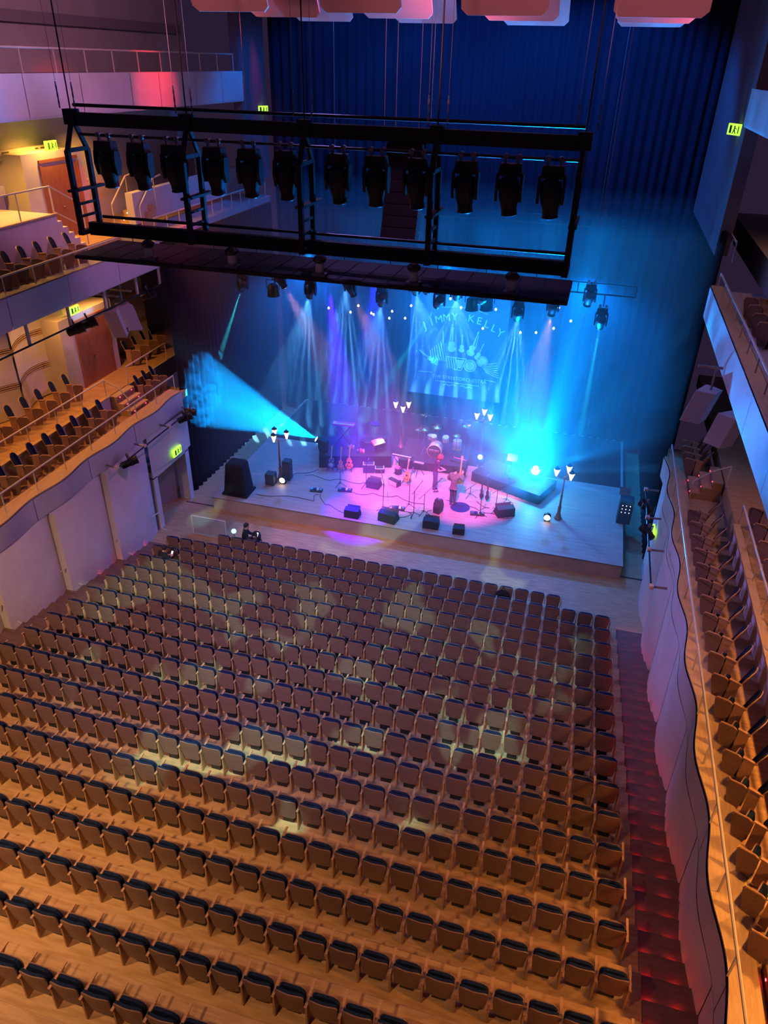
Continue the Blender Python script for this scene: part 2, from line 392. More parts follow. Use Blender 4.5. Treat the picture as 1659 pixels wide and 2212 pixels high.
# edge boards in front of the upper tier of each side balcony
struct(MB().box((-17.08, 13.6, 5.27), (.06, 18.0, .76)).build('trim_1', 'plaster'))
struct(MB().box((-17.06, 13.6, 5.68), (.16, 18.0, .05)).build('trim_2', 'trimwood'))
struct(MB().box((-17.08, 28.5, 5.27), (.06, 9.0, .76)).build('trim_1', 'plaster'))
struct(MB().box((5.30, 12.2, 5.2), (.06, 16, .74)).build('trim_3', 'plaster'))
struct(MB().box((5.30, 12.2, 5.60), (.2, 16, .06)).build('trim_4', 'trimwood'))
struct(MB().box((-17.06, 15.8, 12.42), (.1, 11.8, .05)).build('trim_8', 'trimwood'))
struct(MB().box((-17.0, 30.7, 11.95), (.3, 9.8, 1.1)).build('gallery_front', 'plaster'))
# back walls of the balconies
for nm, x, z0, z1, y0, y1 in (('wall_balcony_left', -19.6, 4.6, 10.2, 4.6, 33), ('wall_balcony_left', -19.6, 11, 15.6, 8, 35.8), ('wall_balcony_left', -19.6, 16, 24, 4, 35.8),
                              ('wall_balcony_right', 9.0, 4.6, 10.2, 4.2, 33), ('wall_balcony_right', 9.0, 11, 15.6, 8, 35.8), ('wall_balcony_right', 9.0, 16, 24, 4, 35.8)):
    struct(MB().box((x + (-.1 if x < 0 else .1), (y0 + y1) / 2, (z0 + z1) / 2), (.2, y1 - y0, z1 - z0)).build(nm, 'plaster'))
# upper side walls beside the drape
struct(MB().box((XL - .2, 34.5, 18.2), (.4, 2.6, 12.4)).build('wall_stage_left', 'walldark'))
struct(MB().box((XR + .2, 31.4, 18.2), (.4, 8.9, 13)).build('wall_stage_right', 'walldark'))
# horizontal bands on the top wall of the left balcony
for z in (17.9, 20.4):
    struct(MB().box((-19.47, 20, z), (.08, 31, .34)).build('trim_5', 'plaster_dark'))
struct(MB().box((-19.5, 21.2, 20.5), (.16, .35, 7)).build('trim_6', 'plaster'))

# ---- curved facing of the left balcony's back wall: panels with slotted relief bands
cw = struct(MB().box((-19.42, 12, 7.4), (.1, 1, 1)).build('wall_curved_facing', 'plaster'))
for ya in (11.2, 14.2, 17.2, 20.2, 25.6):
    wdt = 2.9
    for z0, z1 in ((5.7, 6.75), (6.95, 8.0), (8.2, 9.6)):
        rows = [[(-19.35 + .55 * (1 - math.sin(PI * i / 10)) , ya + wdt * i / 10, z) for i in range(11)] for z in (z0, z1)]
        p = MB().grid(rows).build('curved_panel', 'plaster', cw, True)
        if z1 < 9:
            for dz in (.03, .10, .17):
                rows = [[(-19.33 + .55 * (1 - math.sin(PI * i / 10)), ya + wdt * i / 10, z) for i in range(11)] for z in (z1 + dz - .02, z1 + dz + .02)]
                MB().grid(rows).build('slotted_band', 'trimwood', p, True)

# ---- stage
st = struct(MB().box((-5.6, 30.2, SZ / 2 - .02), (17.2, 11.36, SZ - .04)).build('stage_platform', 'stagewood'))
MB().box((-5.6, 30.2, SZ - .02), (17.24, 11.44, .04)).build('stage_deck', 'stagewood', st)
MB().box((-5.6, SY - .03, SZ - .03), (17.24, .02, .025)).build('dark_edge_strip', 'groove', st)
struct(MB().box((-5.9, SY + .2, .015), (19.5, .05, .03)).build('trim_7', 'groove'))
MB().box((-5.6, 33.3, SZ + .004), (17.0, 5.0, .008)).build('upstage_dark_sheet', 'blackcloth', st)  # added black sheet that keeps the upstage floor dark
# drapes
def drape(name, a, b_, z0, z1, label, fold=.42, amp=.07, m='drape'):
    a, b_ = Vector(a), Vector(b_); L = (b_ - a).length; n = int(L / .06); d = (b_ - a) / L; nr = Vector((-d.y, d.x))
    rnd = random.Random(3); rows = []; ph = 0; off = []
    for i in range(n + 1):
        ph += .06 / fold * 2 * PI * rnd.uniform(.6, 1.4); off.append(amp * math.sin(ph))
    for z in (z0, z1):
        row = []
        for i in range(n + 1):
            p = a + d * L * i / n + nr * off[i]; row.append((p.x, p.y, z))
        rows.append(row)
    o = MB().grid(rows).build(name, m, None, True); s = o.modifiers.new('solid', 'SOLIDIFY'); s.thickness = .02
    return tag(o, label, 'drape')
drape('stage_drape', (-15.4, 35.85), (4.6, 35.85), .3, 24, 'huge black pleated drape hanging full height behind the stage')
drape('side_drape', (-15.75, 25.6), (-15.55, 35.5), .0, 10.9, 'black side drape hanging under the gallery left of the stage', m='drapeblack')
drape('side_drape', (3.95, 26.2), (3.95, 35.6), .0, 12.5, 'black side drape hanging right of the stage behind the haze', m='drapeblack')

# ---- sails under the ceiling
SAILS = [('near', 18., [(420, 582, 25), (695, 868, 28), (997, 1183, 34), (1323, 1530, 38)]), ('middle', 21.4, [(545, 692, 37), (787, 935, 40), (1046, 1206, 45), (1328, 1500, 50)]),
         ('far', 24.8, [(640, 763, 46), (855, 987, 50), (1087, 1228, 55), (1332, 1480, 58)])]
def unproj_y(u, v, Y):
    d = RW @ Vector(((u - 829.5) / FPX, (v - 1106) / FPX, 1)); return CAM + d * (Y / d.y)
for nm, Y, L in SAILS:
    for j, (a, b_, v) in enumerate(L):
        p, q = unproj_y(a, v, Y), unproj_y(b_, v, Y); wd = q.x - p.x
        t = thing('ceiling_sail', ((p.x + q.x) / 2, Y, (p.z + q.z) / 2), f'reddish hanging ceiling sail, {nm} row, {NUM[j + 1]} from the left', 'ceiling panel', 'sails under the ceiling')
        n = 4; out = [(-wd / 2 + .12, 0), (wd / 2 - .12, 0), (wd / 2, .12), (wd / 2 - .02, 2.9), (-wd / 2 + .02, 2.9), (-wd / 2, .12)]
        MB().prism(out, .07, lambda x, y, h: (x, h - y * .55, y * .85)).build('board', 'sail', t)
        for sx in (-.3, .3):
            MB().tube((sx * wd, -.9, 1.6), (sx * wd, -.9, 6), .012).build('suspension_wire', 'black', t)

# ---- doorway at the stage end of the left wall
d1 = struct(MB().box((XL - .2, 25.1, 1.2), (.5, .3, 2.4)).box((XL - .2, 22.55, 1.2), (.5, .28, 2.4)).box((XL - .2, 23.83, 2.5), (.5, 2.84, .3)).build('door_1', 'plaster'))
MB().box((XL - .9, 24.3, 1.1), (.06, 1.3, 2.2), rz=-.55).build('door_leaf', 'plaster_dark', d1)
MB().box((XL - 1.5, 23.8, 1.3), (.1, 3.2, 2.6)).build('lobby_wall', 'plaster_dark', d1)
# curved panel above the doorway
rows = [[(XL + .05 + .22 * math.sin(PI * min(1, i / 8) * .5), 22.35 + 2.75 * i / 8, z) for i in range(9)] for z in (2.66, 4.3)]
MB().grid(rows).build('over_door_panel', 'plaster', d1, True)
struct(MB().box((XR + .2, 25.0, 2.4), (.4, 1.2, 4.8)).build('wall_right_end', 'plaster'))
# ================================================================== stalls seats
def shell_outline(w0, w1, z0, z1, ch):
    """rounded seat-back outline from the bottom left, counter-clockwise"""
    a = [(-w0 + .03, z0), (w0 - .03, z0), (w0, z0 + .04), (w1, z1 - ch * 1.5)]
    for i in range(1, 4):
        t = PI / 2 * i / 4; a.append((w1 - ch * (1 - math.cos(t)) * 1.1, z1 - ch * 1.5 + ch * 1.5 * math.sin(t) - .006))
    a.append((w1 - ch * 1.5, z1))
    return a + [(-x, z) for x, z in reversed(a[3:])] + [(-w0, z0 + .04)]
def shell(w0, w1, z0, z1, ch, th, y0, lean, cup):
    out = shell_outline(w0, w1, z0, z1, ch)
    # strips across so the shell can be cupped
    b = MB(); n = len(out)
    def pt(x, z, t): return (x, y0 - (z - .36) * lean + cup * (x / .25) ** 2 + t, z)
    half = n // 2
    rows = []
    lo = [out[0], out[1]]
    # split into horizontal rungs between matching left and right points
    right = out[1:1 + half]; left = [out[0]] + list(reversed(out[half + 1:]))
    for (xl, zl), (xr, zr) in zip(left, right):
        rows.append([((xl + (xr - xl) * i / 6), zl) for i in range(7)])
    fr = [[pt(x, z, th) for x, z in r] for r in rows]; bk = [[pt(x, z, 0) for x, z in r] for r in rows]
    b.grid(fr); b.grid(bk)
    m = len(rows)
    for i in (0, 6):
        b.grid([[fr[j][i] for j in range(m)], [bk[j][i] for j in range(m)]])
    for j in (0, m - 1):
        b.grid([fr[j], bk[j]])
    return b
def seat_meshes(w=.558):
    D = {}
    D['backrest'] = shell(.205, .245, .27, .88, .065, .02, 0, .10, .035).mesh('backrest', 'seatwood', True)
    D['back_cushion'] = shell(.19, .235, .40, .888, .065, .045, .022, .10, .03).mesh('back_cushion', 'navy', True)
    D['seat_cushion'] = MB().prism(shell_outline(.21, .222, 0, .42, .06), .05, lambda x, y, h: (x, .085 + y * .04 + h, .40 + y - .05 * (x / .22) ** 2)).mesh('seat_cushion', 'navy')
    D['seat_pan'] = MB().prism(shell_outline(.215, .23, -.01, .43, .06), .016, lambda x, y, h: (x, .137 + y * .04 + h, .395 + y - .05 * (x / .22) ** 2)).mesh('seat_pan', 'seatwood')
    b = MB().box((-w / 2, .18, .625), (.046, .44, .03))
    V = [(-.06, .02), (.13, .02), (.12, .25), (.22, .5), (.34, .61), (-.03, .61), (-.045, .3)]
    b.prism([(y, z) for y, z in V], .03, lambda x, y, h: (-w / 2 - .015 + h, x + .02, y))
    D['armrest'] = b.mesh('armrest', 'armwood')
    D['underseat_box'] = MB().box((0, .17, .15), (.24, .12, .30)).mesh('underseat_box', 'black')  # black box stands in for shade below the folded seat
    return D
SM = seat_meshes()
PW = .558
def seat_x(j): return 2.28 - PW * j
spots = []
for k in range(1, NROW + 1):
    for j in range(30):
        if k == 1 and not 3 <= j <= 26: continue
        p = (seat_x(j), rowy(k), rowz(k)); a = proj((p[0], p[1], p[2] + .6))
        if -45 < a[0] < 1705 and a[1] < 2250: spots.append((a[2], k, j, p))
spots.sort()
def add_seat(p, label, group, D=SM, end=False, rz=0, name='theatre_seat'):
    t = thing(name, p, label, 'seat', group, rz)
    for n_, me in D.items(): put(n_, me, t)
    if end: put('armrest', D['armrest'], t, (PW, 0, 0))
    return t
for d_, k, j, p in spots[:300]:
    add_seat(p, f'folding wooden seat with navy cushion, {NUM[k]} row from stage, {NUM[j + 1]} from right aisle', 'near rows of stalls seats', end=(j == 0))
# the far rows, too many to build one by one
b = {m: [[], []] for m in ('seatwood', 'navy', 'armwood', 'black')}
for d_, k, j, p in spots[300:]:
    for n_, me in SM.items():
        V, F = b[me.materials[0].name.replace('seat_wood', 'seatwood').replace('navy_fabric', 'navy').replace('arm_wood', 'armwood').replace('black_metal', 'black')]
        for dx in ((0, PW) if n_ == 'armrest' and (j == 0 or (k == 1 and j == 3)) else (0,)):
            n0 = len(V); V += [(v.co.x + p[0] + dx, v.co.y + p[1], v.co.z + p[2]) for v in me.vertices]
            F += [tuple(i + n0 for i in f.vertices) for f in me.polygons]
VV, FF, MI = [], [], []
for i, (m, (V, F)) in enumerate(b.items()):
    n0 = len(VV); VV += V; FF += [tuple(x + n0 for x in f) for f in F]; MI += [i] * len(F)
me = bpy.data.meshes.new('far_seats'); me.from_pydata(VV, [], FF)
for m in b: me.materials.append(MT[m])
me.polygons.foreach_set('material_index', MI); me.shade_smooth()
o = put('far_seats', me); tag(o, 'far mass of identical wooden folding seats in rows before the stage', 'seats', 'far rows of stalls seats', 'stuff')
print('SEATS', len(spots), 'stuff from row', max(k for _, k, j, p in spots[300:]))
# ================================================================== balcony fittings
def railing(x, y0, y1, zr, zb, label, step=1.43, m='rail', pts=None):
    t = thing('balcony_railing', (x, y0, zb), label, 'railing', 'balcony railings')
    L = y1 - y0
    MB().tube((0, 0, zr - zb), (0, L, zr - zb), .028, None, 8).build('handrail', m, t)
    n = max(1, round(L / step)); me = MB().box((0, 0, (zr - zb) / 2), (.035, .02, zr - zb)).mesh('post', m)
    for i in range(n + 1): put('post', me, t, (0, L * i / n, 0))
    return t
railing(-15.72, 5, 25.1, 5.76, 5.08, 'pale handrail on slim posts along the wavy edge of the left balcony')
railing(-17.1, 5, 22.5, 6.36, 5.7, 'wooden handrail before the upper seat row of the left balcony')
railing(-17.1, 24.0, 27.0, 6.36, 5.65, 'short handrail beyond the small stairs on the left balcony')
railing(3.80, 4.4, 25.4, 5.50, 4.92, 'pale handrail on slim posts along the wavy edge of the right balcony')
railing(5.34, 4.4, 20.2, 6.25, 5.62, 'thick wooden handrail before the upper row of the right balcony')
railing(-15.72, 12, 24.9, 11.56, 11.05, 'thin handrail on the second balcony at the left above the violet front', 1.35)
railing(-17.08, 12, 21.6, 13.25, 12.42, 'upper golden handrail beside the stairs to the second balcony door', 1.6)
railing(-15.7, 25.2, 35.3, 11.8, 11.2, 'faint long handrail of the dark gallery left of the stage', .95)
railing(3.95, 8.2, 25.3, 11.5, 11.08, 'pale handrail on the second balcony at the right', 1.35)
railing(4.2, 25.5, 33.2, 12.4, 11.8, 'dim handrail of the gallery right of the stage', .9)
railing(-15.8, 14, 33.0, 17.0, 16.4, 'thin handrail on the top balcony at the upper left', 1.45)
railing(5.0, 20.0, 25.6, 14.1, 13.2, 'slatted pale railing high on the right wall', .55)
# stairs between the two tiers
def stairs(loc, dirx, n, rise, run, wid, label, axis='x'):
    t = thing('balcony_stairs', loc, label, 'stairs', 'small balcony stairs')
    for i in range(n):
        h = rise * (n - i)
        s = MB().box((dirx * run * (i + .5), 0, h / 2), (run, wid, h)).build('tread', 'trimwood' if loc[0] < 0 else 'floorwood', t)
        MB().box((dirx * (run * (i + 1) + .005), 0, h - rise * .55), (.008, wid - .04, rise * .7)).build('riser', 'doorwood', s)
        for q in (-.32, .32): MB().box((dirx * (run * (i + 1) + .012), q * wid, h - .07), (.014, .03, .03)).build('step_light', 'red_led', s)
    return t
stairs((-17.05, 23.25, 4.9), 1, 3, .25, .28, 1.25, 'three wooden steps with red lights on the left balcony')
stairs((5.25, 23.4, 4.85), -1, 3, .23, .3, 1.2, 'wooden steps with red lights at the far end of the right balcony')
stairs((5.25, 6.9, 4.85), -1, 3, .23, .3, 1.1, 'wooden steps with red lights at the near end of the right balcony')
t = thing('stair_handrail', (-17.1, 22.5, 5.6), 'sloping handrail down the left balcony steps', 'railing')
MB().path([(0, 0, .76), (.55, .1, .45), (.85, .1, .1)], .024).build('handrail', 'rail', t); MB().tube((0, 0, 0), (0, 0, .76), .02).build('post', 'rail', t); MB().tube((.85, .1, -.7), (.85, .1, .1), .02).build('post', 'rail', t)
t = thing('stair_handrail', (5.3, 22.7, 5.5), 'white angled handrail at the far steps of the right balcony', 'railing')
MB().path([(0, 0, .75), (-.5, .1, .42), (-.95, .1, .0)], .024).build('handrail', 'rail', t); MB().tube((0, 0, 0), (0, 0, .75), .02).build('post', 'rail', t); MB().tube((-.95, .1, -.65), (-.95, .1, .0), .02).build('post', 'rail', t)
t = thing('stair_handrail', (-17.1, 21.6, 12.4), 'golden sloping handrail on the stairs to the second balcony door', 'railing')
MB().path([(0, 0, .85), (0, 1.5, .1), (0, 1.5, -1.2)], .026).build('handrail', 'rail', t); MB().path([(0, 0, 0.1), (0, 1.5, -.65)], .018).build('lower_bar', 'rail', t); MB().tube((0, 0, 0), (0, 0, .85), .02).build('post', 'rail', t)
# stair block down to that door
t = thing('door_stairs', (-17.6, 21.7, 11.15), 'pale steps leading down to the second balcony door', 'stairs')
for i in range(5): MB().box((0, .15 + .26 * i, .5 - .11 * i), (.9, .26, 1.0 - .22 * i)).build('tread', 'plaster', t)
t = thing('gallery_steps', (-16.9, 25.9, 11.15), 'golden lit steps with handrails up to the dark gallery', 'stairs')
for i in range(4):
    s = MB().box((-.35, .14 + .28 * i, .1 + .1 * i), (1.1, .28, .2 + .2 * i)).build('tread', 'trimwood', t)
    for q in (-.7, -.05): MB().box((q, .28 * i - .006, .12 + .2 * i), (.03, .012, .03)).build('step_light', 'white_globe', s)
for q in (.25, -.95): MB().path([(q, 0, .9), (q, 1.15, 1.75), (q, 1.7, 1.8)], .028).build('handrail', 'rail', t); MB().tube((q, 0, 0), (q, 0, .9), .02).build('post', 'rail', t); MB().tube((q, 1.15, .6), (q, 1.15, 1.75), .02).build('post', 'rail', t)

# doors with vestibules
def vestibule(n, x, y0, y1, z0, zt, dy0, dy1, s=1):
    o = struct(MB().box((x - s * .55, (y0 + y1) / 2, (z0 + zt) / 2), (1.1, y1 - y0, zt - z0)).build(f'door_{n}', 'plaster'))
    MB().box((x + s * .01, (dy0 + dy1) / 2, z0 + (zt - z0) * .42), (.05, dy1 - dy0, (zt - z0) * .84)).build('door_leaf', 'doorwood', o)
    for a in (dy0 - .06, dy1 + .06): MB().box((x + s * .015, a, z0 + (zt - z0) * .43), (.07, .1, (zt - z0) * .86)).build('jamb', 'doorwood', o)
    MB().box((x + s * .05, (dy0 + dy1) / 2 - .2, z0 + 1.05), (.05, .12, .03)).build('handle', 'chrome', o)
    MB().box((x + s * .015, (dy0 + dy1) / 2, zt - .28), (.07, dy1 - dy0 + .2, .1)).build('lintel', 'doorwood', o)
    return o
vestibule(2, -18.45, 22.3, 25.6, 5.65, 8.5, 23.2, 25.1)
vestibule(3, -18.6, 22.4, 25.7, 11.15, 14.0, 23.3, 25.2)
# relief bands of the second balcony wall
for z, y0, y1 in ((12.9, 14, 22.2), (13.95, 14, 25.6), (12.6, 25.8, 27)):
    bnd = struct(MB().box((-19.42, (y0 + y1) / 2, z), (.2, y1 - y0, .3)).build('trim_9', 'plaster'))
    g = random.Random(5); yy = y0 + .1
    while yy < y1 - .4:
        L = g.uniform(.15, .45); MB().box((-19.315, yy + L / 2, z + g.choice((-.08, 0, .08))), (.02, L, .045)).build('relief_slot', 'groove', bnd); yy += L + g.uniform(.05, .25)

# exit signs
def exit_sign(loc, rz, label, s=1):
    t = thing('exit_sign', loc, label, 'exit sign', 'green exit signs', rz)
    MB().box((0, 0, 0), (.62 * s, .07, .32 * s)).build('lit_panel', 'exit_green', t)
    b = MB(); y = -.042
    b.box((-.16 * s, y, 0), (.10 * s, .01, .22 * s)); b.box((.03 * s, y, .08 * s), (.05 * s, .01, .05 * s))
    b.box((.03 * s, y, 0), (.05 * s, .01, .12 * s), ry=.3); b.box((.08 * s, y, -.07 * s), (.03 * s, .01, .11 * s), ry=-.5); b.box((-.01 * s, y, -.07 * s), (.03 * s, .01, .11 * s), ry=.5); b.box((.1 * s, y, .03 * s), (.1 * s, .01, .02 * s), ry=.4)
    b.box((.23 * s, y, 0), (.04 * s, .01, .2 * s))
    b.build('pictogram', 'exit_dark', t)
exit_sign((XL + .32, 23.93, 2.95), PI / 2, 'bright green exit sign over the stalls doorway')
exit_sign((-18.5, 23.4, 8.645), PI / 2 + .0, 'green exit sign over the first balcony door', .9)
exit_sign((-18.65, 24.1, 14.152), PI / 2, 'green exit sign over the second balcony door', .95)
exit_sign((XL + .1, 35.1, 14.9), PI / 2 - .5, 'small green exit sign beside the drape edge at upper left', .9)
exit_sign((XR - .15, 28.1, 15.3), -PI / 2 + .5, 'green exit sign high on the right wall', 1)
exit_sign((3.58, 23.2, 3.15), -PI / 2, 'narrow green exit sign under the right balcony', .9)

# hanging loudspeakers
def loudspeaker(loc, rz, label, tilt=.25):
    t = thing('loudspeaker', loc, label, 'loudspeaker', 'pale hanging loudspeakers', rz)
    out = [(-.34, -.26), (.34, -.26), (.22, .24), (-.22, .24)]
    o = MB().prism(out, .95, lambda x, y, h: (x, y + (h - .95) * tilt, h - .95)).build('cabinet', 'speaker', t); bevel(o, .02)
    MB().box((.2, -.275 - .2 * tilt * 4.2, -.80), (.14, .02, .16)).build('badge_plate', 'black', t)
    hz = 10.26 - loc[2]; MB().tube((0, 0, 0), (0, 0, hz), .03).build('hanger', 'grey', t); MB().box((0, 0, .5 if loc[0] < 0 else hz), (.9, .06, .06), rz=-rz).build('clamp_bar', 'grey', t)
loudspeaker((-16.15, 22.3, 9.2), PI / 2 + .5, 'pale grey loudspeaker hung before the left balcony door')
loudspeaker((-16.2, 23.2, 9.15), PI / 2 + .9, 'pale grey loudspeaker beside its twin left of the stage')
loudspeaker((3.60, 20.0, 9.65), -PI / 2 - .5, 'pale loudspeaker hanging under the right second balcony')
loudspeaker((4.2, 19.2, 9.35), -PI / 2 - .9, 'shaded loudspeaker half hidden behind the right balcony front')

# light bars on the walls with small spotlights
def spotlight(loc, rot, label, cat='spotlight', group='small wall spotlights', sc=1):
    t = thing('spotlight', loc, label, cat, group, rot); t.scale = (sc,) * 3
    MB().lathe([(.06, -.28), (.10, -.26), (.11, -.05), (.13, .0), (.13, .16), (.15, .2)], (0, 0, 0), 10, 'Y').build('housing', 'black', t, True)
    MB().path([(-.15, 0, 0), (-.15, 0, .2), (.15, 0, .2), (.15, 0, 0)], .014).build('yoke', 'black', t)
    MB().box((0, 0, .25), (.06, .05, .12)).build('clamp', 'grey', t)
def lightbar(x, y0, y1, z, label, s):
    t = thing('light_bar', (x, y0, z), label, 'light bar', 'lighting bars along the walls')
    MB().tube((0, 0, 0), (0, y1 - y0, 0), .028).build('pipe', 'black', t)
    for i in range(4):
        yy = (y1 - y0) * i / 3; a = MB().tube((0, yy, .02), (-s * .42, yy, .05), .035).build('bracket', 'grey', t)
        MB().box((.0, yy, .03), (.12, .14, .1)).build('bracket_head', 'rail', a)
lightbar(-15.02, 19.6, 25.0, 4.4, 'black pipe with spotlights mounted along the left wall', 1)
for y, i in ((20.4, 'lower'), (24.5, 'upper')):
    spotlight((-15.02, y, 4.25), (.2, 0, -.6), f'black spotlight near the {i} end of the left wall pipe', sc=1.25)
spotlight((-15.02, 24.95, 4.3), (0, 0, -1.2), 'pale lit spotlight at the end of the left wall pipe', sc=1.1)
lightbar(3.05, 17.8, 23.5, 4.55, 'hazy blue pipe mounted along the right wall', -1)
for y, i in ((21.0, 'green sign'), (22.6, 'far end')):
    spotlight((3.05, y, 4.4), (.2, 0, .6), f'hazy spotlight on the right wall pipe near its {i}', sc=1.1)
t = thing('light_bar', (-16.0, 15, 9.3), 'dark pipe with lamps slung under the second balcony', 'light bar', 'lighting bars along the walls')
MB().tube((0, 0, 0), (0, 10.8, 0), .03).build('pipe', 'black', t)
for yy in (1, 3, 5, 7, 9, 10.6): MB().box((-.05, yy, .42), (.06, .09, .85)).build('hanger', 'plaster', t)
for y, i in ((20.2, 'first'), (20.9, 'second'), (24.7, 'third')):
    spotlight((-16.0, y, 9.12), (.3, 0, -.9), f'dark lamp under the second balcony, {i} from the frame edge', sc=1.2)

# ---- balcony chairs: face across the hall
CH = dict(SM)
CH['backrest'] = shell(.20, .28, .27, 1.0, .12, .02, -.08, .34, .035).mesh('backrest', 'armwood', True)
CH['back_cushion'] = shell(.17, .268, .36, .988, .12, .03, -.055, .34, .03).mesh('back_cushion', 'navy', True)
CH['seat_cushion'] = MB().prism(shell_outline(.20, .21, 0, .28, .08), .05, lambda x, y, h: (x, .12 + y * .28 + h, .22 + y * .93)).mesh('seat_cushion', 'navy')
CH['seat_pan'] = MB().prism(shell_outline(.19, .24, -.06, .30, .09), .02, lambda x, y, h: (x, .17 + y * .28 + h, .20 + y * .95)).mesh('seat_pan', 'seatwood')
SP = [(.14, .06), (.34, .06), (.43, .40), (.46, .58), (.42, .65), (.18, .68), (.10, .63), (.09, .42)]
for q, sx in (('l', 1), ('r', -1)):
    CH['side_' + q] = MB().prism(SP, .03, lambda x, y, h: (sx * .265 + h - .015, x, y)).mesh('side_panel', 'seatwood')
    CH['arm_' + q] = MB().box((sx * .265, -.04, .70), (.055, .27, .03)).box((sx * .265, -.03, .36), (.03, .20, .66)).mesh('armrest', 'armwood')
    CH['rim_' + q] = MB().path([(sx * .265, .455, .58), (sx * .265, .42, .65), (sx * .265, .18, .683), (sx * .265, .10, .64)], .020, 6).mesh('lit_rim', 'armwood')  # paler rim puts the light on the panel edge into colour
def balcony_chairs(x, ys, z, rz, where, group, end):
    q = 'l' if x < 0 else 'r'
    for i, y in enumerate(ys):
        t = thing('tip_up_chair', (x, y, z), f'tip-up wooden chair with navy back, {where}, {NUM[i + 1]} from {end}', 'chair', group, rz)
        for n_ in ('backrest', 'back_cushion', 'seat_cushion', 'seat_pan', 'underseat_box'): put(n_, CH[n_], t)
        put('armrest', CH['arm_' + q], t); sp = put('side_panel', CH['side_' + q], t); put('lit_rim', CH['rim_' + q], sp)
RZL, RZR = -1.06, 1.08
balcony_chairs(-16.72, [21.75 - .765 * i for i in range(9)], 4.9, RZL, 'lower left balcony row', 'left balcony lower row', 'the steps')
balcony_chairs(-16.75, [24.35, 24.95, 25.5], 4.9, RZL, 'left balcony corner by stage', 'left balcony corner seats', 'the steps')
balcony_chairs(-18.15, [21.95 - .766 * i for i in range(8)], 5.65, RZL, 'upper left balcony row', 'left balcony upper row', 'the door')
balcony_chairs(-18.2, [26.0, 26.7, 27.4, 28.1], 5.65, RZL, 'hazy left seats past the door', 'left balcony seats beyond the door', 'the door')
balcony_chairs(4.58, [20.95 - .735 * i for i in range(19)], 4.85, RZR, 'lower right balcony row', 'right balcony lower row', 'the stage')
balcony_chairs(4.72, [26.0 - .5 * i for i in range(4)], 4.85, RZR, 'hazy right corner by the stage', 'right balcony corner seats', 'the stage')
balcony_chairs(6.05, [20.3 - .9 * i for i in range(7)], 5.55, RZR, 'upper right balcony row', 'right balcony upper row', 'the stage')
balcony_chairs(-16.35, [21.3 - .72 * i for i in range(6)], 10.95, RZL, 'second balcony left row', 'second balcony left seats', 'the door stairs')
balcony_chairs(4.75, [22.2 - .8 * i for i in range(4)], 10.95, RZR, 'second balcony right row', 'second balcony right seats', 'the stage')
# ================================================================== lighting bridge over the stalls
BX = [-11.4, -8.62, -6.0, -3.26, -.47]; BY = 15.6
br = thing('lighting_bridge', (0, BY, 13.3), 'long black steel lighting bridge hanging above the stalls', 'lighting bridge')
MB().box((-5.95, 0, 2.38), (11.0, .16, .26)).build('top_beam', 'black', br)
MB().box((-5.95, 0, .12), (10.9, .16, .28)).build('bottom_beam', 'black', br)
MB().tube((-11.4, .12, 2.64), (-.5, .12, 2.64), .035).build('top_rail', 'black', br)
MB().tube((-11.3, .38, .32), (-.5, .38, .32), .035).build('bottom_rail', 'black', br)
MB().tube((-11.3, .05, 2.08), (-.5, .05, 2.08), .03).build('lamp_pipe', 'black', br)
leg_a = MB().box((0, 0, 0), (.10, .10, 1.72)).mesh('frame_leg', 'black')
for i, x in enumerate(BX):
    for s in (-1, 1):
        put('frame_leg', leg_a, br, (x, s * .36, .92))
        MB().tube((x, s * .36, 1.76), (x, s * .06, 2.3), .06, None, 6).build('frame_brace', 'black', br)
    MB().box((x, 0, 1.78), (.09, .72, .08)).build('frame_rung', 'black', br)
    MB().box((x, 0, .08), (.12, .84, .1)).build('frame_rung', 'black', br)
    MB().box((x, 0, .42), (.06, .72, .05)).build('frame_rung', 'black', br); MB().box((x, 0, .68), (.06, .72, .05)).build('frame_rung', 'black', br)
    MB().box((x + .02, .1, .98), (.16, 1.25, .05)).build('step_plate', 'black', br)
    MB().box((x, 0, 2.42), (.26, .24, .3)).build('node_plate', 'black', br)
    MB().tube((x, 0, 2.55), (x, 0, 9), .016, None, 6).build('suspension_cable', 'black', br)
    for s in (-.18, .2):
        c = MB()
        for q in range(7):
            c.box((x + s, -.1, 2.62 + .07 * q), (.035 if q % 2 else .012, .012 if q % 2 else .035, .08))
        c.build('chain', 'grey', br)
        MB().tube((x + s, -.1, 3.1), (x + s, -.1, 9), .005, None, 5).build('thin_wire', 'grey', br)
pl = MB().box((-5.87, .12, -.38), (11.1, 1.78, .07)).build('walkway', 'black', br)
slat = MB().box((0, 0, 0), (.50, 1.7, .012)).mesh('walkway_tile', 'black')
for i in range(21): put('walkway_tile', slat, pl, (-11.15 + .527 * i, .12, -.338))
for i in range(10): MB().tube((-11.0 + 1.1 * i, 1.0, -.34), (-11.0 + 1.1 * i, 1.0, -.2), .01).build('toggle_pin', 'black', br)

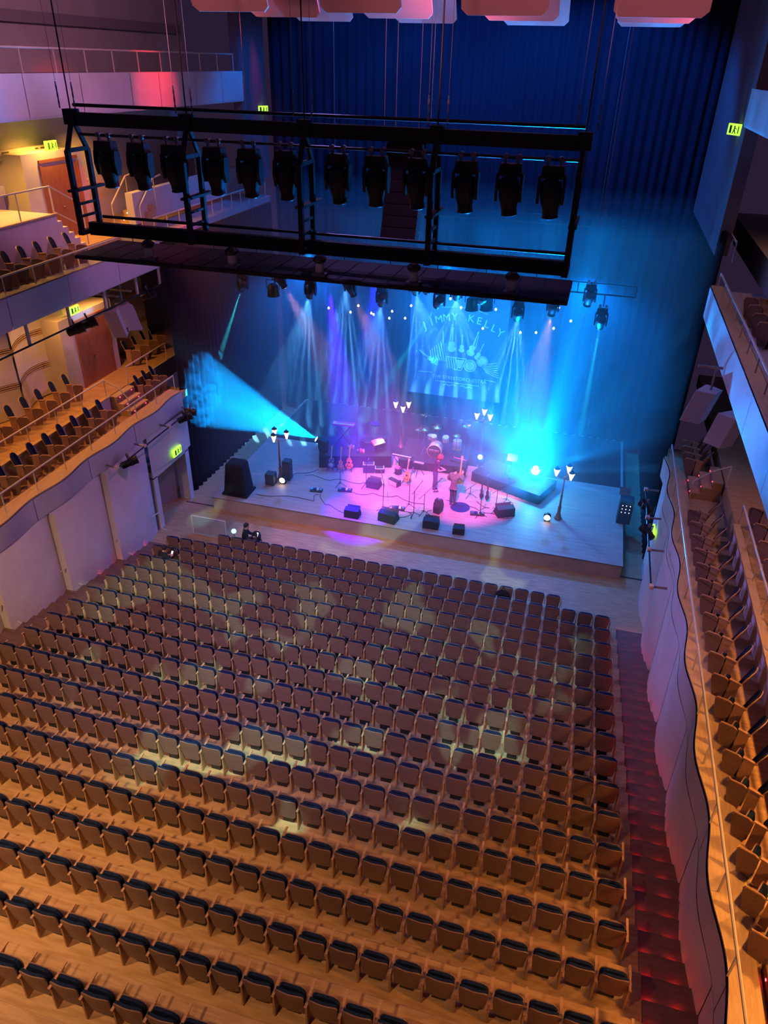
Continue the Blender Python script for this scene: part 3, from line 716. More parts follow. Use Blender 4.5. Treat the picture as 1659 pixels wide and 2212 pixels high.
# ---- moving heads
def head_meshes():
    D = {}
    b = MB().box((0, 0, -.13), (.40, .24, .16), taper=(.9, .9)); D['base'] = b.mesh('base', 'black')
    b = MB()
    for s in (-1, 1):
        b.prism([(-.09, -.22), (.09, -.22), (.12, -.45), (.06, -.66), (-.06, -.66), (-.12, -.45)], .05, lambda x, y, h: (s * .21 + (h - .025), x, y))
    b.box((0, 0, -.225), (.44, .18, .05)); D['yoke'] = b.mesh('yoke', 'black')
    D['clamp'] = MB().box((-.11, 0, -.01), (.04, .06, .10)).tube((-.11, -.05, .05), (-.11, .05, .05), .05, None, 8).mesh('clamp', 'grey')
    return D
HM = head_meshes(); HEADS = []
BARREL = MB().lathe([(.10, .24), (.17, .20), (.185, .05), (.175, -.12), (.14, -.26), (.135, -.36), (.15, -.38)], (0, 0, 0), 14).mesh('barrel', 'black', True)
LENS = {k: MB().lathe([(.12, -.382), (.11, -.40), (.02, -.405)], (0, 0, 0), 12).mesh('lens', k, True) for k in ('lens_cyan', 'lens_teal', 'lens_blue', 'grey', 'white_globe')}
def moving_head(loc, aim, lens, label, group, up=True, sc=1.0):
    """hangs from loc (pipe) or stands on it; barrel points to aim"""
    t = thing('moving_head', loc, label, 'stage light', group); t.scale = (sc,) * 3; HEADS.append(t)
    if not up: t.rotation_euler = (PI, 0, 0)
    for n_, me in HM.items(): put(n_, me, t)
    put('clamp', HM['clamp'], t, (.22, 0, 0))
    c = Vector(loc) + Vector((0, 0, (-.50 if up else .50) * sc))
    q = (Vector(aim) - c).normalized().to_track_quat('-Z', 'Y')
    if not up: q = Matrix.Rotation(-PI, 3, 'X').to_quaternion() @ q
    o = put('barrel', BARREL, t, (0, 0, -.50), q.to_euler())
    put('lens', LENS[lens], o)
    d = (Vector(aim) - c).normalized(); return c + d * .44 * sc
for i, x in enumerate([-10.71, -9.89, -9.06, -8.08, -7.28, -6.45, -5.31, -4.49, -3.65, -2.65, -1.78, -.97]):
    moving_head((x, BY + .05, 15.33), (x + .12 + .2 * random.uniform(-1, 1), BY + .05 + random.uniform(.1, .5), 12), 'grey', f'black moving head lamp on the lighting bridge, {NUM[i + 1]} from the left', 'moving heads on the bridge', sc=1.12)
for i, x in enumerate([-9.61, -7.57, -5.54, -3.49, -1.47]):
    t = thing('work_light', (x, 15.05, 12.96), f'small pale work lamp on the bridge walkway, {NUM[i + 1]} from the left', 'work light', 'work lamps on the bridge walkway')
    MB().box((0, 0, .03), (.3, .22, .05)).build('base', 'grey', t); MB().lathe([(.08, .05), (.10, .1), (.10, .26), (.07, .3)], (0, 0, 0), 10).build('housing', 'speaker', t, True)
    MB().lathe([(.13, .30), (.15, .36), (.08, .42)], (0, 0, 0), 10).build('cap', 'black', t)
# ---- line array over the stage front
la = thing('line_array', (-5.85, 23.6, 14.9), 'dark curved line array loudspeaker behind the lighting bridge', 'loudspeaker')
MB().box((0, 0, .1), (2.0, .9, .1)).build('rigging_frame', 'black', la)
for s in (-.7, -.35, .35, .7): MB().tube((s, 0, .1), (s, 0, 8), .01, None, 5).build('rigging_wire', 'grey', la)
z = -.05; a = 0; yy = 0
for i in range(8):
    o = MB().box((0, 0, -.17), (1.1, .55, .33)).build('speaker_box', 'blackcloth', la, loc=(0, yy, z), rot=(-a, 0, 0)); bevel(o, .02)
    yy -= math.sin(a) * .35; z -= math.cos(a) * .35; a += .06

# ================================================================== lamps over the stage
def bar(y, z, x0, x1, label):
    t = thing('lighting_bar', (x0, y, z), label, 'lighting bar', 'lighting bars over the stage')
    MB().tube((0, 0, 0), (x1 - x0, 0, 0), .03).build('pipe', 'black', t)
    MB().tube((0, 0, .35), (x1 - x0, 0, .35), .02).build('upper_pipe', 'black', t)
    for i in range(9):
        xx = (x1 - x0) * i / 8; MB().tube((xx, 0, 0), (xx, 0, .35), .015).build('strut', 'black', t)
    for xx in (1.5, (x1 - x0) - 1.5): MB().tube((xx, 0, .35), (xx, 0, 11), .01, None, 5).build('wire', 'grey', t)
bar(26, 10.35, -13.6, 1.6, 'black pipe above the stage carrying the beam lamps')
def beam(i, kind, px, tgt, Y2, label, Y=26):
    p = unproj_y(*px, Y); q = unproj_y(*tgt, Y2)
    lens = {'narrow': 'lens_teal', 'fan': 'lens_teal', 'peach': 'white_globe', 'blue': 'lens_blue'}[kind]
    d = (q - p).normalized(); h = p - d * .40      # head pivot
    hang = h + Vector((0, 0, .46))
    e = moving_head(hang, q, lens, label, 'beam lamps over the stage', sc=.92)
    MB().tube((0, 0, .04), (0, (26 - hang.y) / .92, (10.35 - hang.z) / .92), .02).build('drop_arm', 'black', HEADS[-1])
    if kind == 'narrow': lamp('SPOT', 'beam_narrow', e, q, 90000, (.02, .60, .75), 2.6, .25, .02)
    if kind == 'fan':
        o = lamp('SPOT', 'beam_fan', e, q, 70000, (.10, .48, 1), 24, .3, .01); gobo(o, bars(88 + i % 3 * 8, .35))
    if kind == 'peach': lamp('SPOT', 'beam_peach', e, q, 3600, (1, .48, .35), 24, .6, .08)
    if kind == 'blue': lamp('SPOT', 'beam_blue', e, q, 9000, (.02, .01, 1), 11, .6, .05)
BEAMS = [
    ('narrow', (521, 626), (467, 795), 30, 'stage lamp throwing a thin teal beam far left of the stage'),
    ('peach', (616, 622), (690, 750), 27, 'stage lamp with a soft peach cone, first from the left'),
    ('fan', (668, 642), (636, 800), 29, 'stage lamp fanning pale rays between the two peach cones'),
    ('blue', (701, 605), (712, 700), 27, 'stage lamp with a deep blue shaft, first from the left'),
    ('fan', (748, 618), (728, 820), 29, 'stage lamp fanning teal rays beside the second peach cone'),
    ('peach', (765, 640), (810, 745), 27, 'stage lamp with a soft peach cone, second from the left'),
    ('blue', (822, 628), (838, 790), 27, 'stage lamp with a deep blue shaft above the keyboard riser'),
    ('fan', (823, 659), (800, 800), 29, 'stage lamp fanning rays over the blue shaft'),
    ('fan', (899, 634), (925, 745), 29, 'stage lamp fanning rays at the top of the banner, left side'),
    ('blue', (922, 631), (938, 690), 28, 'stage lamp with a deep blue shaft beside the banner top'),
    ('narrow', (942, 662), (850, 806), 30, 'stage lamp whose thin beam slants down across the drape'),
    ('fan', (986, 644), (985, 730), 29, 'stage lamp fanning rays over the middle of the banner'),
    ('narrow', (1038, 651), (975, 730), 31, 'stage lamp whose thin beam slants across the banner'),
    ('fan', (1117, 690), (1102, 800), 29, 'stage lamp fanning blue rays right of the banner'),
    ('peach', (1190, 682), (1165, 790), 27, 'stage lamp with a soft peach cone right of the banner'),
    ('blue', (1267, 661), (1232, 760), 27, 'stage lamp with a deep blue shaft at the far right'),
    ('narrow', (1295, 708), (1262, 890), 30, 'stage lamp throwing a thin teal beam far right of the stage'),
]
for i, bm_ in enumerate(BEAMS): beam(i, *bm_)
for i, (u, v) in enumerate([(1020, 655), (1052, 655), (590, 625)]):
    p = unproj_y(u, v, 26.3); t = thing('par_can', p, ['round dark par lamp above the banner', 'square dark flood lamp above the banner', 'unlit dark par lamp above the stage, first from the left'][i], 'stage light')
    MB().lathe([(.10, .22), (.20, .15), (.23, -.2), (.25, -.25)], (0, 0, 0), 14).build('can', 'black', t, True); MB().path([(-.26, 0, 0), (-.26, 0, .35), (.26, 0, .35), (.26, 0, 0)], .015).build('yoke', 'black', t)
    MB().tube((0, 0, .35), (0, 26 - p.y, 10.35 - p.z), .02).build('drop_arm', 'black', t)
bar(33.5, 11.2, -13, 1.5, 'high black pipe upstage from which the tiny bulbs hang')
# hanging festoon bulbs before the backdrop
BULBS = [(710, 665), (757, 674), (774, 660), (802, 676), (807, 679), (841, 687), (847, 672), (875, 687), (888, 660), (1071, 668), (1043, 709), (1196, 709), (1207, 664), (1233, 693), (996, 664), (1124, 718), (1158, 718), (973, 645)]
for i, (u, v) in enumerate(sorted(BULBS)):
    p = unproj_y(u, v, 33.5); t = thing('festoon_bulb', p, f'tiny glowing bulb on a wire before the backdrop, {NUM[i + 1]} from the left', 'bulb', 'tiny bulbs before the backdrop')
    MB().lathe([(.015, .05), (.04, .02), (.05, -.02), (.03, -.055)], (0, 0, 0), 8).build('glass', 'white_globe', t, True); MB().tube((0, 0, .05), (0, 0, 11.2 - p.z), .003, None, 4).build('wire', 'black', t)
# ================================================================== on the stage
MT.update(
    lampred=mat('lamp_post_brown', (.30, .12, .07), .4, .3), guitar_orange=mat('guitar_orange', (.85, .22, .04), .3), guitar_sun=mat('guitar_sunburst', (.75, .30, .04), .3),
    guitar_nat=mat('guitar_natural', (.80, .36, .08), .35), guitar_dark=mat('resonator_body', (.10, .09, .10), .3, .3), maple=mat('maple_neck', (.60, .36, .18), .4), keywhite=mat('white_keys', (.85, .83, .80), .4),
    wedge=mat('wedge_black', (.035, .035, .038), .7), grille=mat('grille', (.06, .06, .065), .6), tape=mat('white_tape', (.85, .82, .85), .6), drumshell=mat('drum_shell', (.75, .55, .48), .3, .2), skin_head=mat('drum_skin', (.72, .70, .68), .5),
    cymbal=mat('cymbal_bronze', (.45, .33, .12), .25, 1), hoop=mat('gold_hoop', (.80, .50, .16), .3), paint_white=mat('print_white', (.9, .9, .9), .5), paint_red=mat('print_red', (.8, .05, .05), .5), ampcream=mat('amp_cream', (.72, .62, .48), .6),
    case=mat('case_black', (.03, .03, .035), .55), pinkkb=mat('keyboard_red', (.75, .10, .22), .4), blueshirt=mat('blue_cloth', (.02, .03, .12), .9),
    banner=mat('banner_cloth', (.10, .13, .20), .9, noise=(.085, .11, .17), scale=1.5), print_pale=mat('banner_print', (.80, .82, .86), .9))
def onz(u, v, z):
    d = RW @ Vector(((u - 829.5) / FPX, (v - 1106) / FPX, 1)); return CAM + d * ((z - CAM.z) / d.z)

# ---- risers
def riser(a, b_, depth, h, label):
    a, b_ = Vector(a), Vector(b_); L = (b_ - a).length; ang = math.atan2(b_.y - a.y, b_.x - a.x)
    t = thing('stage_riser', (a.x, a.y, SZ), label, 'riser', 'black stage risers', ang)
    MB().box((L / 2, depth / 2, h - .03), (L, depth, .06)).build('deck', 'case', t)
    n = int(L / .09); rnd = random.Random(1)
    rows = [[(L * i / n, -.01 + .012 * math.sin(i * 1.7 + rnd.random()), z) for i in range(n + 1)] for z in (0, h)]
    MB().grid(rows).build('front_skirt', 'blackcloth', t, True)
    for x in (0, L): MB().box((x, depth / 2, h / 2), (.015, depth, h)).build('side_skirt', 'blackcloth', t)
    MB().box((L / 2, depth, h / 2), (L, .015, h)).build('rear_skirt', 'blackcloth', t)
    return t
RL = riser((-10.72, 28.44), (-7.52, 29.47), 2.2, .60, 'black keyboard riser behind the three guitars')
riser((-7.2, 29.6), (-4.06, 29.76), 2.4, .42, 'wide black drum riser in the middle of the stage')
RRs = riser((-3.7, 29.39), (-.55, 28.15), 1.7, .45, 'black riser right of the drums under the glaring lamp')
# ---- steps in front of the left riser
for x, y, w_, h, lab in ((-8.42, 28.78, .52, .42, 'taller black step box with white taped edge'), (-7.93, 28.92, .42, .22, 'lower black step box with white taped edge')):
    t = thing('step_box', (x, y, SZ), lab, 'step box', 'step boxes at the riser', .3)
    MB().box((0, 0, h / 2), (w_, .34, h)).build('box', 'case', t)
    for dx, dy, a, b_ in ((0, -.155, w_, .03), (-w_ / 2 + .015, 0, .03, .34), (w_ / 2 - .015, 0, .03, .34)):
        MB().box((dx, dy, h + .004), (a, b_, .008)).build('edge_tape', 'tape', t)

# ---- street lamps
def street_lamp(loc, label, rz=0, h=2.42):
    t = thing('street_lamp', loc, label, 'street lamp', 'old street lamps on the stage', rz)
    MB().lathe([(.16, 0), (.17, .04), (.13, .07), (.10, .22), (.075, .26), (.07, .55), (.085, .58), (.06, .62)], (0, 0, 0), 10).build('base', 'lampred', t, True)
    MB().lathe([(.05, .62), (.045, 1.1), (.055, 1.12), (.04, 1.15), (.028, 1.95), (.04, 1.98), (.04, 2.02)], (0, 0, 0), 10).build('pole', 'lampred', t, True)
    for k in range(3):
        a = k * 2 * PI / 3 + .35; c, s_ = math.cos(a), math.sin(a); R = .36
        arm = MB().path([(0, 0, 1.98), (c * R * .35, s_ * R * .35, 1.90), (c * R * .75, s_ * R * .75, 1.93), (c * R, s_ * R, 2.02), (c * R, s_ * R, 2.08)], .014).build('arm', 'lampred', t)
        ln = MB().lathe([(.035, 2.08), (.06, 2.12), (.125, 2.33), (.12, 2.345)], (c * R, s_ * R, 0), 6).build('lantern', 'warm_globe', t)
        MB().lathe([(.135, 2.345), (.10, 2.40), (.03, 2.45), (.012, 2.50)], (c * R, s_ * R, 0), 6).build('cap', 'black', ln)
        MB().lathe([(.03, 2.03), (.045, 2.06), (.03, 2.09)], (c * R, s_ * R, 0), 8).build('cup', 'white_globe', ln)
street_lamp((-12.0, 26.85, SZ), 'three-armed street lamp standing far left beside black cases')
street_lamp((-7.62, 31.7, SZ), 'three-armed street lamp between keyboard riser and drums', .5)
street_lamp((-3.72, 31.9, SZ), 'three-armed street lamp between drums and the right riser', 1.3)
street_lamp((.36, 27.26, SZ), 'hazy three-armed street lamp right of the glaring lamp', .9)
# ---- warm floor lamps
for (x, y, lab) in ((-11.75, 26.55, 'round warm floor lamp at the foot of the far left street lamp'), (-.08, 26.97, 'small warm floor lamp glowing right of the front wedges')):
    t = thing('floor_lamp', (x, y, SZ), lab, 'floor lamp', 'warm floor lamps')
    MB().box((0, 0, .03), (.22, .2, .06)).build('base', 'black', t); MB().lathe([(.06, -.12), (.15, -.08), (.16, .05)], (0, 0, .2), 12, 'Y').build('housing', 'black', t, True)
    MB().lathe([(.13, -.13), (.10, -.16), (.02, -.17)], (0, 0, .2), 12, 'Y').build('lens', 'white_globe', t, True)

# ---- guitars
def body_outline(w=.19, h=.48, cut=False):
    pts = []
    for i in range(28):
        t = 2 * PI * i / 28; y = -math.cos(t) * h / 2; s_ = abs(math.sin(t)) ** .8
        prof = w * (1.0 if y < -.02 else .80) - (w * .28) * math.exp(-((y - .03) / .07) ** 2)
        x = math.copysign(prof * s_, math.sin(t))
        if cut and x > 0 and y > .14: x *= .55
        pts.append((x, y))
    return pts
def guitar(loc, rz, kind, label, lean=.22, group='guitars on stands', nostand=False, rot=None):
    t = thing('guitar', loc, label, 'guitar', group, rz); 
    if rot: t.rotation_euler = rot
    body = {'resonator': 'guitar_dark', 'electric': 'guitar_sun', 'acoustic': 'guitar_orange', 'natural': 'guitar_nat'}[kind]
    f = lambda x, y, h: (x, h + (y + .4) * lean, .36 + y)
    th = .045 if kind == 'electric' else .10
    o = MB().prism(body_outline(.17 if kind == 'electric' else .20, .42 if kind == 'electric' else .50, kind != 'resonator'), th, lambda x, y, h: (x, h + (y + .4) * lean, .34 + y)).build('body', body, t); bevel(o, .012)
    MB().prism([(-.025, 0), (.025, 0), (.022, .46), (-.022, .46)], .03, lambda x, y, h: (x, h - .025 + (y + .6) * lean, .55 + y)).build('neck', 'maple', t)
    MB().prism([(-.03, 0), (.03, 0), (.045, .06), (.035, .17), (-.035, .17), (-.045, .06)], .02, lambda x, y, h: (x, h - .02 + (y + 1.06) * lean, 1.01 + y)).build('headstock', 'maple', t)
    if kind in ('acoustic', 'natural'):
        MB().lathe([(.05, 0), (.05, .008)], (0, (.40 + .02) * lean - .008, .40), 14, 'Y').build('sound_hole', 'black', t)
        MB().box((0, (.24 + .05) * lean - .005, .22), (.14, .012, .025)).build('bridge', 'black', t)
    elif kind == 'resonator':
        MB().lathe([(.13, -.006), (.10, -.014), (.03, -.02)], (0, .30 * lean - .0, .26), 18, 'Y').build('cover_plate', 'chrome', t, True)
        for s_ in (-.09, .09): MB().lathe([(.035, -.004), (.03, -.01)], (s_, .5 * lean, .46), 10, 'Y').build('mesh_hole', 'chrome', t)
    else:
        for z in (.27, .35): MB().box((0, z * lean + .01, z), (.09, .02, .03)).build('pickup', 'keywhite', t)
    MB().box((0, .22 * lean - .004, .5), (.03, .004, .9)) 
    if not nostand:
        b = MB()
        for sx in (-.18, .18): b.tube((0, .16, .45), (sx, -.05, 0), .012); b.tube((sx * .6, .1, .12), (sx * .6, -.12, .10), .012)
        b.tube((0, .16, .45), (0, .32, 0), .012); b.build('stand', 'black', t)
    return t
guitar((-10.12, 28.30, SZ), 0, 'resonator', 'dark resonator guitar with chrome plate, leftmost on its stand')
guitar((-9.66, 28.30, SZ), 0, 'electric', 'yellow-orange electric guitar between the two larger guitars')
guitar((-9.32, 28.52, SZ), 0, 'acoustic', 'bright orange acoustic guitar with cutaway on a stand')
guitar((-6.50, 28.15, SZ), -.3, 'natural', 'honey-coloured acoustic guitar standing alone before the synthesizer')
# two gig bags hanging on a stand at the right
for i, (x, y) in enumerate(((-2.98, 27.7), (-2.72, 27.62))):
    t = thing('gig_bag', (x, y, SZ), ['dark longer gig bag leaning on a stand right of bassist', 'dark slimmer gig bag beside the longer one'][i], 'gig bag', None, .2)
    o = MB().prism(body_outline(.10, .42), .07, lambda a, b_, h: (a, h + b_ * .25, .36 + b_)).build('bag', 'case', t); bevel(o, .01)
    MB().prism([(-.03, 0), (.03, 0), (.025, .45), (-.025, .45)], .05, lambda a, b_, h: (a, h + .05 + b_ * .25, .55 + b_)).build('neck_sleeve', 'case', t)
    MB().tube((0, .18, 0), (0, .14, .6), .012).build('prop', 'black', t)

# ---- wedge monitors
def wedge(loc, rz, label, w_=.62, m='wedge', s=1):
    t = thing('wedge_monitor', loc, label, 'monitor', 'stage monitor wedges', rz); t.scale = (s,) * 3
    o = MB().prism([(-.24, 0), (.24, 0), (.24, .10), (.05, .40), (-.20, .34)], w_, lambda x, y, h: (h - w_ / 2, -x, y)).build('cabinet', m, t); bevel(o, .012)
    MB().box((0, -.155, .25), (w_ - .06, .32, .015), rx=-1.005 + PI).build('grille', 'grille', t)
    for s_ in (-1, 1): MB().box((s_ * (w_ / 2 + .003), 0, .2), (.01, .14, .05)).build('handle', 'black', t)
wedge((-7.95, 24.86, SZ), PI, 'front wedge at the stage edge, first from the left', .62)
wedge((-6.42, 24.98, SZ), PI - .2, 'larger front wedge at the stage edge, second from the left', .7, s=1.1)
wedge((-4.62, 25.05, SZ), PI + .05, 'front wedge at the stage edge, third from the left', .66)
wedge((-3.45, 24.92, SZ), PI + .1, 'low front wedge at the stage edge, fourth from the left', .60, s=.8)
wedge((-7.78, 27.5, SZ), PI - .1, 'grey-faced wedge behind the pedal boards', .6)
wedge((-1.86, 26.9, SZ), PI + .5, 'wedge right of the bassist facing inward', .7, s=1.1)
t = thing('side_speaker', (-4.58, 26.25, SZ), 'upright tapered speaker box standing left of the bassist', 'loudspeaker', None, -.3)
o = MB().prism([(-.2, 0), (.16, 0), (.22, .3), (.10, .62), (-.1, .62), (-.22, .3)], .30, lambda x, y, h: (h - .15, x, y)).build('cabinet', 'wedge', t); bevel(o, .02)
MB().box((0, -.2, .34), (.27, .02, .4)).build('grille', 'grille', t); MB().box((0, 0, .63), (.14, .05, .02)).build('handle', 'grey', t)
# ---- covered stack far left, cases by the lamp
t = thing('covered_stack', (-13.3, 25.25, SZ), 'tall black covered stack at the far left of the stage', 'covered equipment')
o = MB().box((0, 0, .75), (1.1, .9, 1.5), taper=(.72, .8)).build('cover', 'blackcloth', t); bevel(o, .12, 3); MB().box((0, 0, .05), (1.16, .96, .1)).build('hem', 'blackcloth', t)
for (x, y, w_, h, lab) in ((-12.25, 26.35, .42, .55, 'black equipment case left of the far left lamp foot'), (-11.72, 27.0, .36, .95, 'tall black speaker cabinet behind the far left lamp')):
    t = thing('equipment_case', (x, y, SZ), lab, 'case'); o = MB().box((0, 0, h / 2), (w_, .4, h)).build('box', 'case', t); bevel(o, .02)
    MB().box((0, -.205, h * .5), (w_ * .8, .01, h * .75)).build('front_grille', 'grille', t)
    for s_ in (-1, 1): MB().box((s_ * w_ / 2, 0, h * .7), (.01, .12, .03)).build('handle', 'grey', t)

# ---- moving heads standing on the risers
for i, (p, aim, ln, lab, sc) in enumerate(((SWEEP + Vector((.35, .05, -.72)), (-16.6, 27, 5.6), 'lens_cyan', 'lamp on riser corner sweeping a wide blue beam to the left', 1),
        (Vector((-8.15, 30.15, 1.24)), (-4, 5, 12), 'lens_cyan', 'small bright round lamp on the keyboard riser', .8),
        (Vector((-3.45, 30.05, 1.14)), (-3, 5, 12), 'lens_cyan', 'lamp with teal glow at the end of the right riser', .9),
        (BURST + Vector((0, .45, -.62)), (-1.2, 4, 15.5), 'lens_cyan', 'glaring stage lamp shining straight at the viewer', 1.1))):
    moving_head(p, aim, ln, lab, 'lamps standing on the risers', up=False, sc=sc)
t = put('glare_lens', MB().lathe([(.02, -.02), (.15, -.01), (.17, .0), (.15, .03)], (0, 0, 0), 16).mesh('glare_lens', 'lens_white', True), None, BURST + Vector((0, .12, .0)))
t.rotation_euler = (Vector((-1.2, 4, 15.5)) - BURST).to_track_quat('-Z', 'Y').to_euler(); t.parent = HEADS[-1]; t.matrix_parent_inverse = Matrix.LocRotScale(HEADS[-1].location, HEADS[-1].rotation_euler, HEADS[-1].scale).inverted()
lamp('POINT', 'lens_glare', BURST + Vector((0, -.25, .12)), None, 420, (.03, .45, 1), radius=.1)  # added point lamp stands in for glare around the lens
lamp('POINT', 'lens_glare', (-8.1, 29.75, 1.85), None, 25, (.2, .8, 1), radius=.06)

# ---- drum kit
def drum(loc, r_, h, axis, label, shell_m='drumshell', hoop='hoop', front='skin_head', cat='drum', tilt=0, legs=None):
    t = thing('drum', loc, label, cat, 'drum kit')
    if tilt: t.rotation_euler = (tilt, 0, 0)
    pr = [(r_, -h / 2), (r_, h / 2)]
    MB().lathe(pr, (0, 0, 0), 24, axis).build('shell', shell_m, t, True)
    for s_ in (-1, 1):
        MB().lathe([(r_ * 1.03, s_ * h / 2 - .02), (r_ * 1.04, s_ * h / 2), (r_ * 1.03, s_ * h / 2 + .02)], (0, 0, 0), 24, axis).build('hoop', hoop, t, True)
        MB().lathe([(r_ * .97, s_ * (h / 2 + .022)), (r_ * .5, s_ * (h / 2 + .023))], (0, 0, 0), 24, axis).build('head', front, t)
    for k in range(8):
        a = 2 * PI * k / 8; c, s_ = r_ * 1.03 * math.cos(a), r_ * 1.03 * math.sin(a)
        p = ((c, -h * .35, s_), (c, h * .35, s_)) if axis == 'Y' else ((c, s_, -h * .35), (c, s_, h * .35)); MB().tube(*p, .012, None, 5).build('lug', 'chrome', t)
    if legs:
        for (x, y, z) in legs: MB().tube((x * .9, y * .9, 0), (x, y, z), .013, None, 6).build('leg', 'chrome', t)
    return t
DZ = SZ + .42
kick = drum((-5.66, 30.45, DZ + .36), .33, .45, 'Y', 'big bass drum with golden hoop and dark printed head', front='case', legs=[(-.42, -.25, -.36), (.42, -.25, -.36)])
def text(body, size, m, parent, loc, rot, name='lettering', align='CENTER', extrude=.002):
    c = bpy.data.curves.new(name, 'FONT'); c.body = body; c.size = size; c.align_x = align; c.extrude = extrude; c.materials.append(MT[m])
    o = bpy.data.objects.new('tmp', c); COL.objects.link(o); dg = bpy.context.evaluated_depsgraph_get(); me = bpy.data.meshes.new_from_object(o.evaluated_get(dg))
    bpy.data.objects.remove(o); bpy.data.curves.remove(c); me.materials.clear(); me.materials.append(MT[m]); me.name = name
    return put(name, me, parent, loc, rot)
text('JIMMY KELLY', .085, 'paint_white', kick, (0, -.254, .045), (PI / 2, 0, 0)); text('STREET ORCHESTRA', .045, 'paint_red', kick, (0, -.254, -.01), (PI / 2, 0, 0))
drum((-5.25, 30.75, DZ + .82), .15, .2, 'Z', 'small rack tom right of the bass drum', tilt=.25, legs=[(-.12, 0, -.75)])
drum((-5.82, 30.75, DZ + .80), .14, .18, 'Z', 'small rack tom behind the bass drum top', tilt=.25, shell_m='pinkkb', legs=[(.1, 0, -.7)])
drum((-4.75, 31.15, DZ + .42), .20, .4, 'Z', 'floor tom at the right of the drum kit', legs=[(-.2, .05, -.42), (.2, .05, -.42), (0, -.2, -.42)])
drum((-6.05, 31.3, DZ + .55), .17, .14, 'Z', 'snare drum behind the left cymbal stand', legs=[(-.2, .05, -.55), (.2, .05, -.55), (0, -.2, -.55)])
def cymbal(loc, h, r_, label, lean=.2):
    t = thing('cymbal_stand', loc, label, 'cymbal', 'cymbals of the drum kit')
    MB().tube((0, 0, .18), (0, 0, h), .013).build('pole', 'chrome', t)
    for k in range(3):
        a = 2 * PI * k / 3 + .4; MB().tube((0, 0, .32), (.28 * math.cos(a), .28 * math.sin(a), 0), .012).build('leg', 'chrome', t)
    MB().lathe([(r_, -.012), (r_ * .6, .004), (r_ * .2, .016), (.03, .05), (.012, .055)], (0, 0, 0), 20).build('cymbal', 'cymbal', t, True, (0, 0, h), (lean, .1, 0))
cymbal((-6.25, 30.65, DZ), 1.25, .24, 'crash cymbal high at the left of the drum kit'); cymbal((-5.75, 31.2, DZ), 1.2, .26, 'wide cymbal behind the bass drum', .3)
cymbal((-4.72, 30.7, DZ), 1.12, .22, 'crash cymbal at the right of the drum kit'); cymbal((-4.4, 31.3, DZ), 1.4, .24, 'tallest cymbal at the far right of the kit', .35)
cymbal((-6.65, 31.1, DZ), .95, .18, 'hi-hat cymbals at the far left of the kit', 0); cymbal((-6.45, 31.5, DZ), 1.55, .15, 'small splash cymbal highest at the back left', .5)
t = thing('drum_stool', (-5.5, 31.7, DZ), 'round black drum stool behind the kit', 'stool'); MB().lathe([(.15, .5), (.17, .53), (.16, .6)], (0, 0, 0), 14).build('seat', 'case', t); MB().tube((0, 0, .2), (0, 0, .5), .02).build('pole', 'chrome', t)
for k in range(3): MB().tube((0, 0, .25), (.25 * math.cos(k * 2.1), .25 * math.sin(k * 2.1), 0), .012).build('leg', 'chrome', t)
t = thing('laptop_tray', (-4.45, 30.3, DZ), 'blue-lit flat case with a red strip at the right drum riser corner', 'case'); MB().box((0, 0, .05), (.75, .45, .1), rz=-.2).build('tray', 'case', t); MB().box((0, .05, .11), (.6, .05, .02), rz=-.2).build('red_strip', 'pinkkb', t)

# ---- keyboards
def keyboard(loc, rz, L, m, label, tilt=0):
    t = thing('keyboard', loc, label, 'keyboard', 'keyboards on stage'); t.rotation_euler = (tilt, 0, rz)
    o = MB().box((0, .02, 0), (L, .32, .08)).build('body', m, t); bevel(o, .012)
    n = int(L / .024)
    MB().box((0, -.09, .045), (L * .94, .11, .02)).build('white_keys', 'keywhite', t)
    b = MB()
    for i in range(n - 2):
        if i % 7 not in (2, 6): b.box((-L * .46 + i * L * .92 / (n - 2), -.065, .06), (.011, .065, .014))
    b.build('black_keys', 'black', t)['kind'] = 'stuff'
    for i in range(6): MB().lathe([(.012, 0), (.011, .016)], (-L * .35 + i * L * .14, .1, .04), 8).build('knob', 'grey', t)
def xstand(loc, rz, w_, h, label):
    t = thing('keyboard_stand', loc, label, 'keyboard stand', 'keyboard stands', rz)
    for s_ in (-.14, .14):
        MB().tube((-w_ / 2, s_, 0), (w_ / 2, s_, h), .016).build('cross_tube', 'black', t); MB().tube((w_ / 2, s_, 0), (-w_ / 2, s_, h), .016).build('cross_tube', 'black', t)
    for x, z in ((-w_ / 2, h), (w_ / 2, h), (-w_ / 2, 0), (w_ / 2, 0)): MB().tube((x, -.2, z), (x, .2, z), .016).build('rung', 'black', t)
keyboard((-10.05, 30.1, 2.23), .1, 1.05, 'pinkkb', 'red-pink keyboard held high on the left riser'); xstand((-10.05, 30.1, 1.24), .1, .7, .94, 'black crossed stand under the red-pink keyboard')
keyboard((-6.9, 29.05, 1.55), -.1, .95, 'case', 'synthesizer with many knobs before the drum riser', -.25); xstand((-6.9, 29.05, SZ), -.1, .7, .86, 'black crossed stand under the synthesizer')
keyboard((-8.25, 29.75, 1.72), .9, .62, 'pinkkb', 'small pink keyboard tilted on its edge on the riser', .5)
t = thing('drum_pad', (-8.75, 29.75, 1.24), 'flat silver-rimmed percussion table on the keyboard riser', 'percussion table')
MB().lathe([(.28, .50), (.30, .51), (.30, .53)], (0, 0, 0), 20).build('rim', 'chrome', t); MB().box((0, .1, .25), (.75, .4, .5)).build('stand_block', 'blueshirt', t)
t = thing('raised_pad', (-8.55, 30.2, 1.24), 'round dark pad on a tall stand above the riser', 'drum pad'); MB().tube((0, 0, 0), (0, 0, 1.1), .013).build('pole', 'chrome', t); MB().lathe([(.10, 1.1), (.22, 1.13), (.22, 1.2), (.1, 1.22)], (0, 0, 0), 16).build('pad', 'blueshirt', t, True)
